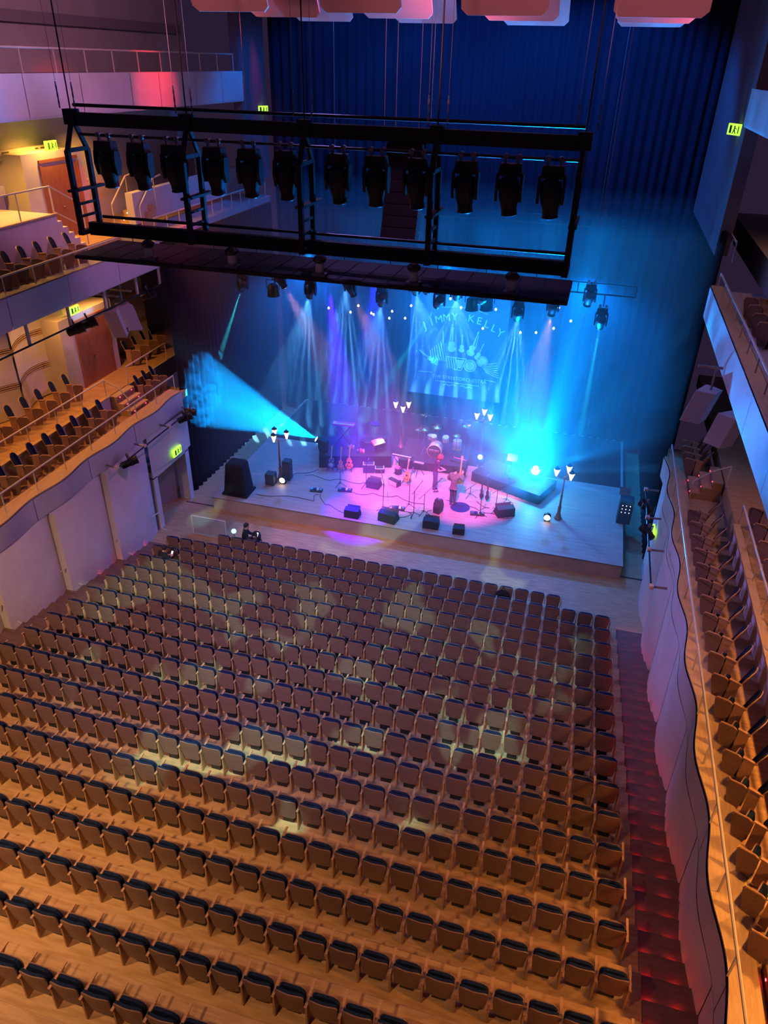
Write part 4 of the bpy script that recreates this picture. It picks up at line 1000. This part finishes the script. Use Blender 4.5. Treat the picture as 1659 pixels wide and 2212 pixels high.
t = thing('light_table', (-6.15, 29.15, SZ), 'narrow white-striped keyboard on a low tripod behind the guitarist', 'keyboard'); o = MB().box((0, 0, .62), (.55, .2, .06), rz=-.12).build('body', 'case', t)
for s_ in (-.05, .05): MB().box((.02, s_, .655), (.46, .03, .012), rz=-.12).build('white_stripe', 'keywhite', t)
for k in range(3): MB().tube((0, 0, .58), (.28 * math.cos(k * 2.1 + .4), .28 * math.sin(k * 2.1 + .4), 0), .014).build('leg', 'black', t)
for i, (x, y, z, lab) in enumerate(((-9.55, 29.6, 1.24, 'small percussion toys on the keyboard riser behind guitars'), (-8.98, 29.35, 1.24, 'small congas cluster at the riser edge'))):
    t = thing('percussion_set', (x, y, z), lab, 'percussion'); 
    for k in range(3): MB().lathe([(.05, 0), (.06, .1), (.055, .2)], (.13 * k - .13, .04 * (k % 2), 0), 10).build('small_drum', ['chrome', 'pinkkb', 'maple'][k], t, True)

# ---- amps and pedals
t = thing('guitar_amp', (-6.95, 27.95, SZ), 'open amplifier lying with cream panel by the honey guitar', 'amplifier', None, -.5)
o = MB().box((0, 0, .14), (.55, .28, .28)).build('cabinet', 'case', t); bevel(o, .015); MB().box((-.02, .1, .33), (.48, .03, .16), rx=-.3).build('cream_panel', 'ampcream', t); MB().box((0, -.145, .13), (.48, .01, .2)).build('grille_cloth', 'ampcream', t)
for k in range(5): MB().lathe([(.014, 0), (.012, .02)], (-.16 + .08 * k, .085, .40), 8).build('knob', 'black', t)
for i, (x, y, w_, lab) in enumerate(((-10.1, 26.35, .55, 'black flat pedal board at the left front of the stage'), (-8.9, 26.75, .62, 'crowded pedal board with cables behind the front wedges'), (-6.25, 25.95, .55, 'pedal board between the front mic stands'), (-2.95, 26.55, .6, 'dark pedal board right of the bassist'))):
    t = thing('pedal_board', (x, y, SZ), lab, 'pedal board', 'effect pedal boards', .15)
    MB().box((0, 0, .03), (w_, .26, .06), rx=.08).build('board', 'case', t)
    for k in range(4): MB().box((-w_ * .36 + k * w_ * .24, .0, .085), (.09, .14, .05), rx=.08).build('pedal', ['chrome', 'blueshirt', 'ampcream', 'grey'][k], t)

# ---- microphone stands
def mic_stand(loc, h, label, boom=None, rz=0, m='black'):
    t = thing('microphone_stand', loc, label, 'microphone stand', 'microphone stands', rz)
    MB().tube((0, 0, .12), (0, 0, h), .013).build('pole', m, t)
    for k in range(3):
        a = 2 * PI * k / 3; MB().tube((0, 0, .2), (.30 * math.cos(a), .30 * math.sin(a), .01), .011).build('leg', m, t)
    e = Vector((0, 0, h))
    if boom:
        e = Vector((boom[0], boom[1], h + boom[2])); MB().tube(Vector((0, 0, h)) - (e - Vector((0, 0, h))) * .4, e, .010).build('boom', m, t)
    d = Vector((boom or (0, 0, 1))).normalized()
    MB().tube(e, e + d * .10, .014, .02).tube(e + d * .10, e + d * .16, .028, .024).build('microphone', 'grey', t)
mic_stand((-9.35, 30.0, 1.24), 1.75, 'tall microphone stand rising above the red-pink keyboard')
mic_stand((-9.23, 27.07, SZ), .95, 'microphone stand before the yellow electric guitar')
mic_stand((-8.11, 27.35, SZ), 1.15, 'microphone stand before the taped step boxes', (.1, -.1, .25))
mic_stand((-6.84, 25.63, SZ), 1.35, 'microphone stand at the stage edge, first of the front four', (-.12, .1, .35))
mic_stand((-5.85, 26.2, SZ), 1.45, 'microphone stand in front of the honey guitar', (.05, .1, .3))
mic_stand((-5.5, 25.6, SZ), 1.2, 'front microphone stand with a bent boom', (.25, .1, .3), .4)
mic_stand((-5.12, 25.85, SZ), 1.0, 'microphone stand whose boom points up to the guitarist', (.55, .15, .65))
mic_stand((-2.83, 26.44, SZ), 1.1, 'thin microphone stand right of the bassist')
mic_stand((-2.25, 27.0, SZ), 1.05, 'microphone stand with boom above the right wedge', (.5, .2, .35))
mic_stand((-3.5, 27.9, SZ), .5, 'low microphone stand with long boom before the right riser', (.6, .35, .45))
mic_stand((-1.9, 27.9, SZ), .55, 'short dark stand at the edge of the pink floor', (-.2, -.2, .1))
mic_stand((-2.2, 29.3, 1.14), 1.1, 'overhead microphone boom on the right riser', (.7, -.1, .05))
# ---- music stands
for (x, y, z, lab) in ((-1.95, 29.0, 1.14, 'music stand with small lights on the right riser'), (2.9, 28.4, SZ, 'music stand beside a dotted rack at the far right')):
    t = thing('music_stand', (x, y, z), lab, 'music stand'); MB().tube((0, 0, .05), (0, 0, 1.05), .013).build('pole', 'black', t); MB().box((0, 0, 1.15), (.45, .02, .32), rx=-.5).build('desk', 'grey', t)
    for k in range(3): MB().tube((0, 0, .18), (.26 * math.cos(k * 2.1), .26 * math.sin(k * 2.1), 0), .012).build('leg', 'black', t)
t = thing('effects_rack', (3.0, 27.9, SZ), 'dark rack with rows of tiny white lights at far right', 'rack'); MB().box((0, 0, .55), (.55, .5, 1.1)).build('case', 'case', t)
for i in range(3):
    for j in range(3): MB().box((-.15 + .15 * i, -.255, .55 + .16 * j), (.03, .01, .03)).build('indicator', 'screen', t)
# ---- stools and small boxes near the bassist
t = thing('blue_rug', (-3.75, 26.9, SZ), 'round dark blue mat under the bassist', 'mat'); MB().lathe([(.42, .002), (.42, .012), (.40, .014)], (0, 0, 0), 24).build('pile', 'blueshirt', t)
t = thing('cajon_drum', (-7.05, 29.0, SZ), 'small round drum with pink top beside the step boxes', 'drum'); MB().lathe([(.16, 0), (.17, .3), (.165, .32)], (0, 0, 0), 14).build('shell', 'case', t, True); MB().lathe([(.165, .325), (.1, .33)], (0, 0, 0), 14).build('head', 'pinkkb', t)
# ---- cables on the floor
rnd = random.Random(11)
CB = [((-10.7, 28.2), (-11.6, 27.4), (-12.0, 27.0)), ((-12.6, 25.3), (-10, 25.5), (-9.9, 26.1)), ((-9.9, 26.2), (-9.4, 25.4), (-8.4, 25.0), (-7.6, 25.1)), ((-8.6, 26.6), (-7.7, 26.8), (-6.6, 26.9), (-5.2, 26.6)), ((-6.2, 25.8), (-6.7, 25.4), (-6.0, 25.3), (-5.6, 25.7)),
      ((-7.0, 25.6), (-6.5, 26.2), (-6.0, 25.9), (-5.4, 25.4)), ((-4.4, 27.2), (-3.4, 27.0), (-2.4, 26.7), (-1.4, 26.6)), ((-3.0, 26.5), (-2.6, 27.2), (-3.2, 27.6)), ((-11.2, 27.6), (-10, 27.5), (-8.6, 27.6), (-7.3, 27.9)), ((-4.9, 26.2), (-5.0, 25.6), (-4.4, 25.2))]
WHERE = ['from the keyboard riser to the far left lamp', 'along the left stage edge', 'from left pedal board to the first wedge', 'across the middle of the pink floor', 'looped around the front pedal board', 'crossing between the front mic stands', 'right of the bassist towards the wedge', 'coiled by the right pedal board', 'in front of the three guitars', 'from the upright speaker to third wedge']
for i, c in enumerate(CB):
    pts = []
    for (a, b_) in zip(c, c[1:]):
        for k in range(8):
            f = k / 8; pts.append((a[0] + (b_[0] - a[0]) * f + .10 * math.sin(f * 6.28 + i), a[1] + (b_[1] - a[1]) * f + .10 * math.cos(f * 6.28 + i * 2), SZ + .012))
    tag(MB().path(pts, .011, 5).build('cable', 'black'), f'thin black cable lying {WHERE[i]}', 'cable', 'cables on the stage floor')

# ---- banner with print
bn = thing('banner', (-5.85, 35.55, 4.65), 'large dark printed band banner hanging behind the drums', 'banner')
MB().box((0, 0, 0), (4.9, .02, 5.3)).build('cloth', 'banner', bn); MB().tube((-2.5, 0, 2.65), (2.5, 0, 2.65), .03).build('top_pole', 'black', bn)
for s_ in (-2.2, 2.2): MB().tube((s_, 0, 2.65), (s_, 0, 12), .008, None, 5).build('hanging_wire', 'black', bn)
RT = (PI / 2, 0, 0)
for k, ch in enumerate('JIMMY KELLY'):
    if ch == ' ': continue
    a = (k - 5) * .148; text(ch, .50 + .012 * abs(k - 5), 'print_pale', bn, (3.3 * math.sin(a) * .82 + .2, -.014, 1.42 - 2.3 * (1 - math.cos(a))), (PI / 2, a * .55, 0))
text('THE STREETORCHESTRA', .255, 'print_pale', bn, (.25, -.014, -1.70), RT)
b = MB()
def P2(x, z, h): return (x, -.012 - h, z)
def stroke(pts, w_=.02, part='printed_line'):
    b = MB()
    for (a, c) in zip(pts, pts[1:]):
        a, c = Vector(a), Vector(c); d = (c - a); n = Vector((-d.y, d.x)).normalized() * w_ / 2
        b.prism([tuple(a - n), tuple(c - n), tuple(c + n), tuple(a + n)], .003, P2)
    b.build(part, 'print_pale', bn)
stroke([(-.9, 1.98), (0, 2.08), (.8, 2.02), (1.4, 1.85)]); stroke([(-1.0, -1.85), (1.3, -1.88)], .03); stroke([(-1.9, -1.45), (-1.2, -1.42)], .03); stroke([(1.55, -1.5), (2.15, -1.55)], .03)
for s_ in (-1, 1): stroke([(.2 + s_ * .1, -2.0), (.2 + s_ * .3, -1.96), (.2 + s_ * .45, -2.06), (.2 + s_ * .6, -1.98), (.2 + s_ * .75, -2.04)], .03)
def ring2(cx, cz, r_, w_=.03, n=20): stroke([(cx + r_ * math.cos(2 * PI * i / n), cz + r_ * math.sin(2 * PI * i / n)) for i in range(n + 1)], w_, 'printed_ring')
def violin2(cx, cz, s_, a, name='printed_violin'):
    ca, sa = math.cos(a), math.sin(a); f = lambda x, y, h: P2(cx + (x * ca - y * sa) * s_, cz + (x * sa + y * ca) * s_, h)
    MB().prism(body_outline(.20, .5), .003, f).prism([(-.03, .2), (.03, .2), (.02, .8), (-.02, .8)], .003, f).prism([(-.05, .8), (.05, .8), (0, .95)], .003, f).build(name, 'print_pale', bn)
violin2(-.25, .05, 1.1, 0); violin2(.25, .0, .8, .0); violin2(.75, -.05, 1.15, -.28); violin2(-1.25, -.75, .9, 1.0); violin2(1.1, -.3, .8, -.35)
ring2(.75, -.85, .30, .06); ring2(1.35, -.55, .26, .04)
MB().lathe([(.24, -.003), (.24, 0)], (.75, -.012, -.85), 20, 'Y').build('printed_drumhead', 'print_pale', bn); MB().lathe([(.22, -.003), (.22, 0)], (1.35, -.012, -.55), 20, 'Y').build('printed_drumhead', 'print_pale', bn)
for i in range(5): stroke([(-.5 + .12 * i, -.55), (-.38 + .12 * i, -1.1)], .05, 'printed_key')
stroke([(-.55, -.5), (.55, -.52), (.3, -1.15), (-.1, -1.12)], .05, 'printed_accordion'); MB().prism([(.0, -.6), (.45, -.6), (.28, -1.05), (.06, -1.05)], .003, P2).build('printed_bellows', 'print_pale', bn)
for i in range(7): stroke([(-.75 - .1 * i, .35 - .1 * i), (-.55 - .12 * i, -.35 - .07 * i), (-.5 - .1 * i, -.75)], .045, 'printed_horn')
for i in range(7): stroke([(1.3 + .05 * i, -.75 - .06 * i), (2.1 + .03 * i, -.55 - .13 * i)], .035, 'printed_flute')
for i in range(6): stroke([(-2.1 + .1 * i, -.35 - .06 * i), (-1.35 + .08 * i, -.8 - .04 * i)], .03, 'printed_flute')
stroke([(-.75, .8), (-.70, .2), (-.55, -.4)], .06, 'printed_clarinet'); stroke([(-.3, 1.05), (-.28, .6)], .05, 'printed_mic'); stroke([(1.05, .75), (.95, .1)], .03, 'printed_bow')
# ================================================================== people
MT.update(skin=mat('skin', (.62, .36, .25), .5), tee=mat('dark_tee', (.045, .042, .045), .9), jeans=mat('jeans', (.05, .06, .085), .85), jacket=mat('grey_jacket', (.20, .17, .15), .85, noise=(.13, .11, .10), scale=9),
    blackwear=mat('black_wear', (.014, .015, .018), .9), hair_brown=mat('hair_auburn', (.22, .09, .045), .7), hair_dark=mat('hair_dark', (.02, .016, .014), .7), shoe=mat('shoe', (.03, .03, .03), .5), sole=mat('shoe_sole', (.6, .6, .6), .6), lips=mat('lips', (.4, .14, .12), .5))
def skin_mesh(J, E, root, m, name, parent, sub=2):
    ks = list(J); me = bpy.data.meshes.new(name); me.from_pydata([J[k][:3] for k in ks], [(ks.index(a), ks.index(b)) for a, b in E], [])
    o = bpy.data.objects.new('tmp', me); COL.objects.link(o); o.modifiers.new('s', 'SKIN')
    for i, k in enumerate(ks):
        sv = me.skin_vertices[0].data[i]; r_ = J[k][3]; sv.radius = r_ if isinstance(r_, tuple) else (r_, r_); sv.use_root = (k == root)
    q = o.modifiers.new('u', 'SUBSURF'); q.levels = q.render_levels = sub
    dg = bpy.context.evaluated_depsgraph_get(); m2 = bpy.data.meshes.new_from_object(o.evaluated_get(dg)); bpy.data.objects.remove(o); bpy.data.meshes.remove(me)
    m2.materials.clear(); m2.materials.append(MT[m]); m2.shade_smooth(); m2.name = name
    return put(name, m2, parent)
def person(loc, rz, P, wear, label, hairm='hair_dark', curly=False, sc=1):
    t = thing('person', loc, label, 'person', None, rz); t.scale = (sc,) * 3
    J, E = {}, []
    for k, v in P.items():
        if k[:2] != 'hi': J[k] = v
    for k, r_ in (('pelvis', .08), ('spine', .08), ('chest', .095), ('knl', .042), ('knr', .042), ('shl', .05), ('shr', .05), ('anl', .034), ('anr', .034)): J[k] = (*P[k][:3], r_)
    for s in 'lr': J['th' + s] = (*(Vector(P['hi' + s][:3]) + (Vector(P['kn' + s][:3]) - Vector(P['hi' + s][:3])) * .42), .055)
    E += [('pelvis', 'spine'), ('spine', 'chest'), ('chest', 'neck'), ('neck', 'jaw'), ('jaw', 'head'), ('head', 'crown'), ('jaw', 'nose')]
    for s in 'lr': E += [('chest', 'sh' + s), ('sh' + s, 'el' + s), ('el' + s, 'wr' + s), ('wr' + s, 'pa' + s), ('pelvis', 'th' + s), ('th' + s, 'kn' + s), ('kn' + s, 'an' + s), ('an' + s, 'to' + s)]
    for s in 'lr':      # five fingers, the thumb from the side of the palm
        w_, p_ = Vector(J['wr' + s][:3]), Vector(J['pa' + s][:3]); d = (p_ - w_).normalized(); side = d.cross(Vector((0, 0, 1))); side = side.normalized() if side.length > .1 else Vector((1, 0, 0)); n = d.cross(side)
        for q in range(5):
            if q == 4: a = w_ + (p_ - w_) * .5 + side * .035; b_ = a + side * .03 + d * .03; c = b_ + d * .03
            else:
                a = p_ + side * (.03 - .02 * q) + d * .02; L = (.036, .042, .038, .03)[q]; b_ = a + d * L; c = b_ + (d * .7 - n * .6) * L * .8
            J[f'f{s}{q}a'] = (*a, .010); J[f'f{s}{q}b'] = (*b_, .009); J[f'f{s}{q}c'] = (*c, .008)
            E += [('pa' + s, f'f{s}{q}a'), (f'f{s}{q}a', f'f{s}{q}b'), (f'f{s}{q}b', f'f{s}{q}c')]
    skin_mesh(J, E, 'pelvis', 'skin', 'body', t)
    up = lambda ks, g: {k: (*P[k][:3], (P[k][3] if not isinstance(P[k][3], tuple) else max(P[k][3])) + g) for k in ks}
    long_ = wear.get('long'); ks = ['pelvis', 'spine', 'chest', 'neck', 'shl', 'shr', 'ell', 'elr'] + (['wrl', 'wrr'] if long_ else [])
    Q = up(ks, .022 if long_ else .014); Q['neck'] = (*P['neck'][:3], .06)
    if not long_:
        for s in 'lr':
            a, b_ = Vector(P['sh' + s][:3]), Vector(P['el' + s][:3]); Q['el' + s] = (*(a + (b_ - a) * .75), .062)
    if wear.get('skirt'): Q['hem'] = (P['pelvis'][0], P['pelvis'][1] - .02, P['pelvis'][2] - .14, P['pelvis'][3] + .05)
    EE = [('pelvis', 'spine'), ('spine', 'chest'), ('chest', 'neck')] + [x for s in 'lr' for x in ([('chest', 'sh' + s), ('sh' + s, 'el' + s)] + ([('el' + s, 'wr' + s)] if long_ else []))] + ([('pelvis', 'hem')] if wear.get('skirt') else [])
    skin_mesh(Q, EE, 'pelvis', wear['top'], 'shirt' if not long_ else 'jacket', t)
    Q = up(['pelvis', 'knl', 'knr', 'anl', 'anr'], .014); Q['pelvis'] = (*P['pelvis'][:3], .135); sp_ = Vector(P['spine'][:3]); Q['waist'] = (*(Vector(P['pelvis'][:3]) * .4 + sp_ * .6), .125)
    for s in 'lr':
        a, b_ = Vector(P['hi' + s][:3]), Vector(P['kn' + s][:3]); m_ = a + (b_ - a) * .42; Q['th' + s] = (*m_, .085)
    skin_mesh(Q, [('waist', 'pelvis')] + [x for s in 'lr' for x in (('pelvis', 'th' + s), ('th' + s, 'kn' + s), ('kn' + s, 'an' + s))], 'pelvis', wear['legs'], 'trousers', t)
    for s in 'lr':
        a, b_ = Vector(P['an' + s][:3]), Vector(P['to' + s][:3]); d = b_ - a; ang = math.atan2(d.y, d.x) - PI / 2
        sh = MB().box((0, .03, .0), (.095, .27, .09), taper=(.75, .7)).build('shoe', 'shoe', t, False, (a.x + d.x * .3, a.y + d.y * .3, min(a.z, b_.z) - .0), (0, 0, ang)); bevel(sh, .02)
        MB().box((0, .03, -.05), (.1, .28, .025)).build('sole', 'sole', sh)
    j, h, c = Vector(P['jaw'][:3]), Vector(P['head'][:3]), Vector(P['crown'][:3]); nz = Vector(P['nose'][:3]); f = (nz - j); f.z = 0; f = f.normalized(); sd = f.cross(Vector((0, 0, 1)))
    for s_ in (-1, 1):
        MB().lathe([(.002, -.012), (.012, -.006), (.013, .004), (.004, .012)], (0, 0, 0), 8).build('eye', 'hair_dark', t, True, h + f * .088 + sd * s_ * .035)
        MB().lathe([(.006, -.03), (.02, -.015), (.02, .015), (.006, .03)], (0, 0, 0), 8).build('ear', 'skin', t, True, h + sd * s_ * .097)
    MB().box((0, 0, 0), (.05, .012, .012)).build('mouth', 'lips', t, False, j + f * .075 - Vector((0, 0, .015)), (0, 0, math.atan2(f.y, f.x) - PI / 2))
    hb = MB(); rnd = random.Random(4); q = (c - h).normalized()
    V, F = [], []; n, mm = 14, 8
    for i in range(mm + 1):
        for k in range(n):
            ph = 2 * PI * k / n; hd_ = Vector((math.cos(ph), math.sin(ph), 0)); th = PI * (.60 - .17 * hd_.dot(f)) * i / mm
            dirv = Vector((math.sin(th) * math.cos(ph), math.sin(th) * math.sin(ph), math.cos(th)))
            r_ = .118 + (.035 * rnd.random() + .03 if curly else .006 * rnd.random())
            if i == mm: r_ = .085
            V.append(h + Vector((0, 0, .01)) + dirv * r_)
    for i in range(mm):
        for k in range(n): F.append((i * n + k, i * n + (k + 1) % n, (i + 1) * n + (k + 1) % n, (i + 1) * n + k))
    hb.add(V, F).build('hair', hairm, t, True)
    return t
def stand_pose(lean=0, arms=None, hd=(0, .02), spread=.11):
    P = dict(pelvis=(0, 0, .96, .125), spine=(0, lean * .25, 1.14, .12), chest=(0, lean * .6, 1.36, .135), neck=(0, lean * .85, 1.50, .055), jaw=(hd[0] * .7, lean + hd[1] + .03, 1.575, .065), head=(hd[0], lean + hd[1], 1.65, .092), crown=(hd[0], lean + hd[1] - .02, 1.73, .06), nose=(hd[0] * .7, lean + hd[1] + .125, 1.60, .013),
        hil=(-.10, 0, .90, .095), hir=(.10, 0, .90, .095), knl=(-spread, .02, .50, .065), knr=(spread, .02, .50, .065), anl=(-spread - .01, -.03, .09, .042), anr=(spread + .01, -.03, .09, .042), tol=(-spread - .02, .14, .045, .035), tor=(spread + .02, .14, .045, .035),
        shl=(-.19, lean * .6, 1.42, .065), shr=(.19, lean * .6, 1.42, .065))
    for k, v in (arms or {}).items(): P[k] = v
    return P
# guitarist: half turned to the right, forearms bent in front
person((-5.12, 27.95, SZ), -1.15, stand_pose(.14, dict(ell=(-.30, .05, 1.16, .045), wrl=(-.10, .30, 1.08, .03), pal=(-.02, .36, 1.08, .034), elr=(.29, .06, 1.15, .045), wrr=(.16, .32, 1.10, .03), par=(.10, .38, 1.08, .034)), (.02, .05)),
       dict(top='tee', legs='jeans'), 'person with curly auburn hair in dark shirt standing before the drums', 'hair_brown', True)
# bassist: back to the hall, jacket, one hand up on the neck of the bass
person((-4.12, 27.02, SZ), -.15, stand_pose(.10, dict(ell=(-.30, .08, 1.18, .05), wrl=(-.16, .28, 1.02, .032), pal=(-.10, .33, .98, .036), elr=(.34, .12, 1.22, .05), wrr=(.24, .34, 1.40, .032), par=(.22, .38, 1.47, .036)), (-.03, .06), .07),
       dict(top='jacket', legs='jeans', long=True, skirt=True), 'person in grey jacket seen from behind holding an upright guitar neck')
t = guitar((-3.98, 27.45, SZ + .62), 0, 'electric', 'bass guitar with pale neck raised by the person in grey jacket', group='hand-held guitar', nostand=True, rot=(0, -.02, -.15)); t.scale = (1.15, 1.15, 1.2)
def sit_pose(slouch=0, armf=.34, hd=(0, .03)):
    return dict(pelvis=(0, 0, .52, .13), spine=(0, .0, .70, .12), chest=(0, .04 + slouch * .3, .92, .13), neck=(0, .07 + slouch * .5, 1.05, .055), jaw=(0, .12 + slouch, 1.115, .065), head=(hd[0], .09 + slouch, 1.19, .092), crown=(hd[0], .07 + slouch, 1.27, .06), nose=(0, .215 + slouch, 1.12, .013),
        hil=(-.10, .06, .50, .095), hir=(.10, .06, .50, .095), knl=(-.12, .46, .50, .065), knr=(.12, .46, .50, .065), anl=(-.12, .48, .10, .042), anr=(.12, .48, .10, .042), tol=(-.13, .66, .05, .035), tor=(.13, .66, .05, .035),
        shl=(-.19, .03 + slouch * .3, .97, .065), shr=(.19, .03 + slouch * .3, .97, .065), ell=(-.25, .10, .72, .045), elr=(.25, .10, .72, .045), wrl=(-.08, armf, .72, .03), wrr=(.10, armf, .72, .03), pal=(-.04, armf + .06, .73, .034), par=(.06, armf + .06, .73, .034))
person((-11.52, 22.0, 0), -1.25, sit_pose(.0), dict(top='blackwear', legs='blackwear', long=True), 'person in black seated sideways at the front row looking down')
person((-13.30, 18.92, .63), -.4, sit_pose(.08), dict(top='blackwear', legs='blackwear', long=True), 'dark clothed person seated in the fourth row lit by a phone', sc=.9)
def phone(loc, rot, label):
    t = thing('phone', loc, label, 'phone', None, rot); MB().box((0, 0, 0), (.08, .012, .16)).build('case', 'black', t); MB().box((0, -.008, 0), (.07, .004, .145)).build('lit_screen', 'screen', t)
phone((-11.03, 22.12, .80), (-.5, 0, -.3), 'glowing phone held by the person in black at front row'); phone((-13.14, 19.33, 1.32), (-.6, 0, -.2), 'bright phone held by the person in the fourth row')
t = thing('backpack', (-11.12, 22.2, .45), 'dark rounded bag beside the person in black', 'bag'); o = MB().lathe([(.08, 0), (.17, .05), (.19, .22), (.15, .36), (.05, .42)], (0, 0, 0), 12).build('bag', 'blackwear', t, True); MB().path([(-.05, 0, .40), (0, 0, .47), (.05, 0, .40)], .012).build('loop', 'black', t); MB().lathe([(.1, -.03), (.11, .0), (.1, .16)], (0, -.14, .1), 10).build('pocket', 'case', t, True)
MB().box((0, 0, -.22), (.3, .3, .44)).build('support', 'case', t)
t = thing('hung_bag', (seat_x(6) - .1, Y1 - .10, .30), 'dark round bag hung on a front row seat back', 'bag'); MB().lathe([(.04, -.07), (.22, -.05), (.26, 0), (.22, .05), (.04, .07)], (0, 0, .25), 16, 'Y').build('bag', 'blackwear', t, True); MB().path([(-.06, .0, .48), (0, .06, .60), (.06, .0, .48)], .012).build('strap', 'blackwear', t)
t = thing('teal_lamp', (-11.98, 21.98, 0), 'small round teal lamp glowing above the front row', 'lamp'); MB().tube((0, 0, 0), (0, 0, .78), .015).build('pole', 'black', t); MB().lathe([(.13, 0), (.12, .03)], (0, 0, 0), 12).build('foot', 'black', t)
MB().lathe([(.03, -.09), (.085, -.05), (.095, 0), (.08, .05), (.03, .085)], (0, 0, .86), 12).build('globe', mat('teal_globe', (.10, .95, .70), .4, emit=9), t, True)
t = thing('low_barrier', (-13.4, 22.55, 0), 'low pale barrier frame left of the front row', 'barrier')
for x in (-.75, .75): MB().tube((x, 0, 0), (x, 0, .85), .02).build('post', 'rail', t)
MB().tube((-.75, 0, .85), (.75, 0, .85), .022).build('top_bar', 'rail', t); MB().box((0, 0, .42), (1.4, .02, .7)).build('panel', 'plaster_dark', t)
# ================================================================== haze
def haze(name, c, d, dens, g, label, col=(1, 1, 1)):
    m = bpy.data.materials.new(name); m.use_nodes = True; N = m.node_tree.nodes; Lk = m.node_tree.links
    N.remove(N['Principled BSDF']); v = N.new('ShaderNodeVolumeScatter')
    v.inputs['Color'].default_value = (*col, 1); v.inputs['Density'].default_value = dens; v.inputs['Anisotropy'].default_value = g
    Lk.new(v.outputs[0], N['Material Output'].inputs['Volume'])
    m.cycles.homogeneous_volume = True
    o = MB().box(c, d).build(name, m); tag(o, label, 'haze', kind='stuff')
haze("stage_haze", (-5.87, 29.9, 6.6), (19.2, 11.0, 11.7), .025, .0, "thick blue-lit theatrical haze hanging over the whole stage")
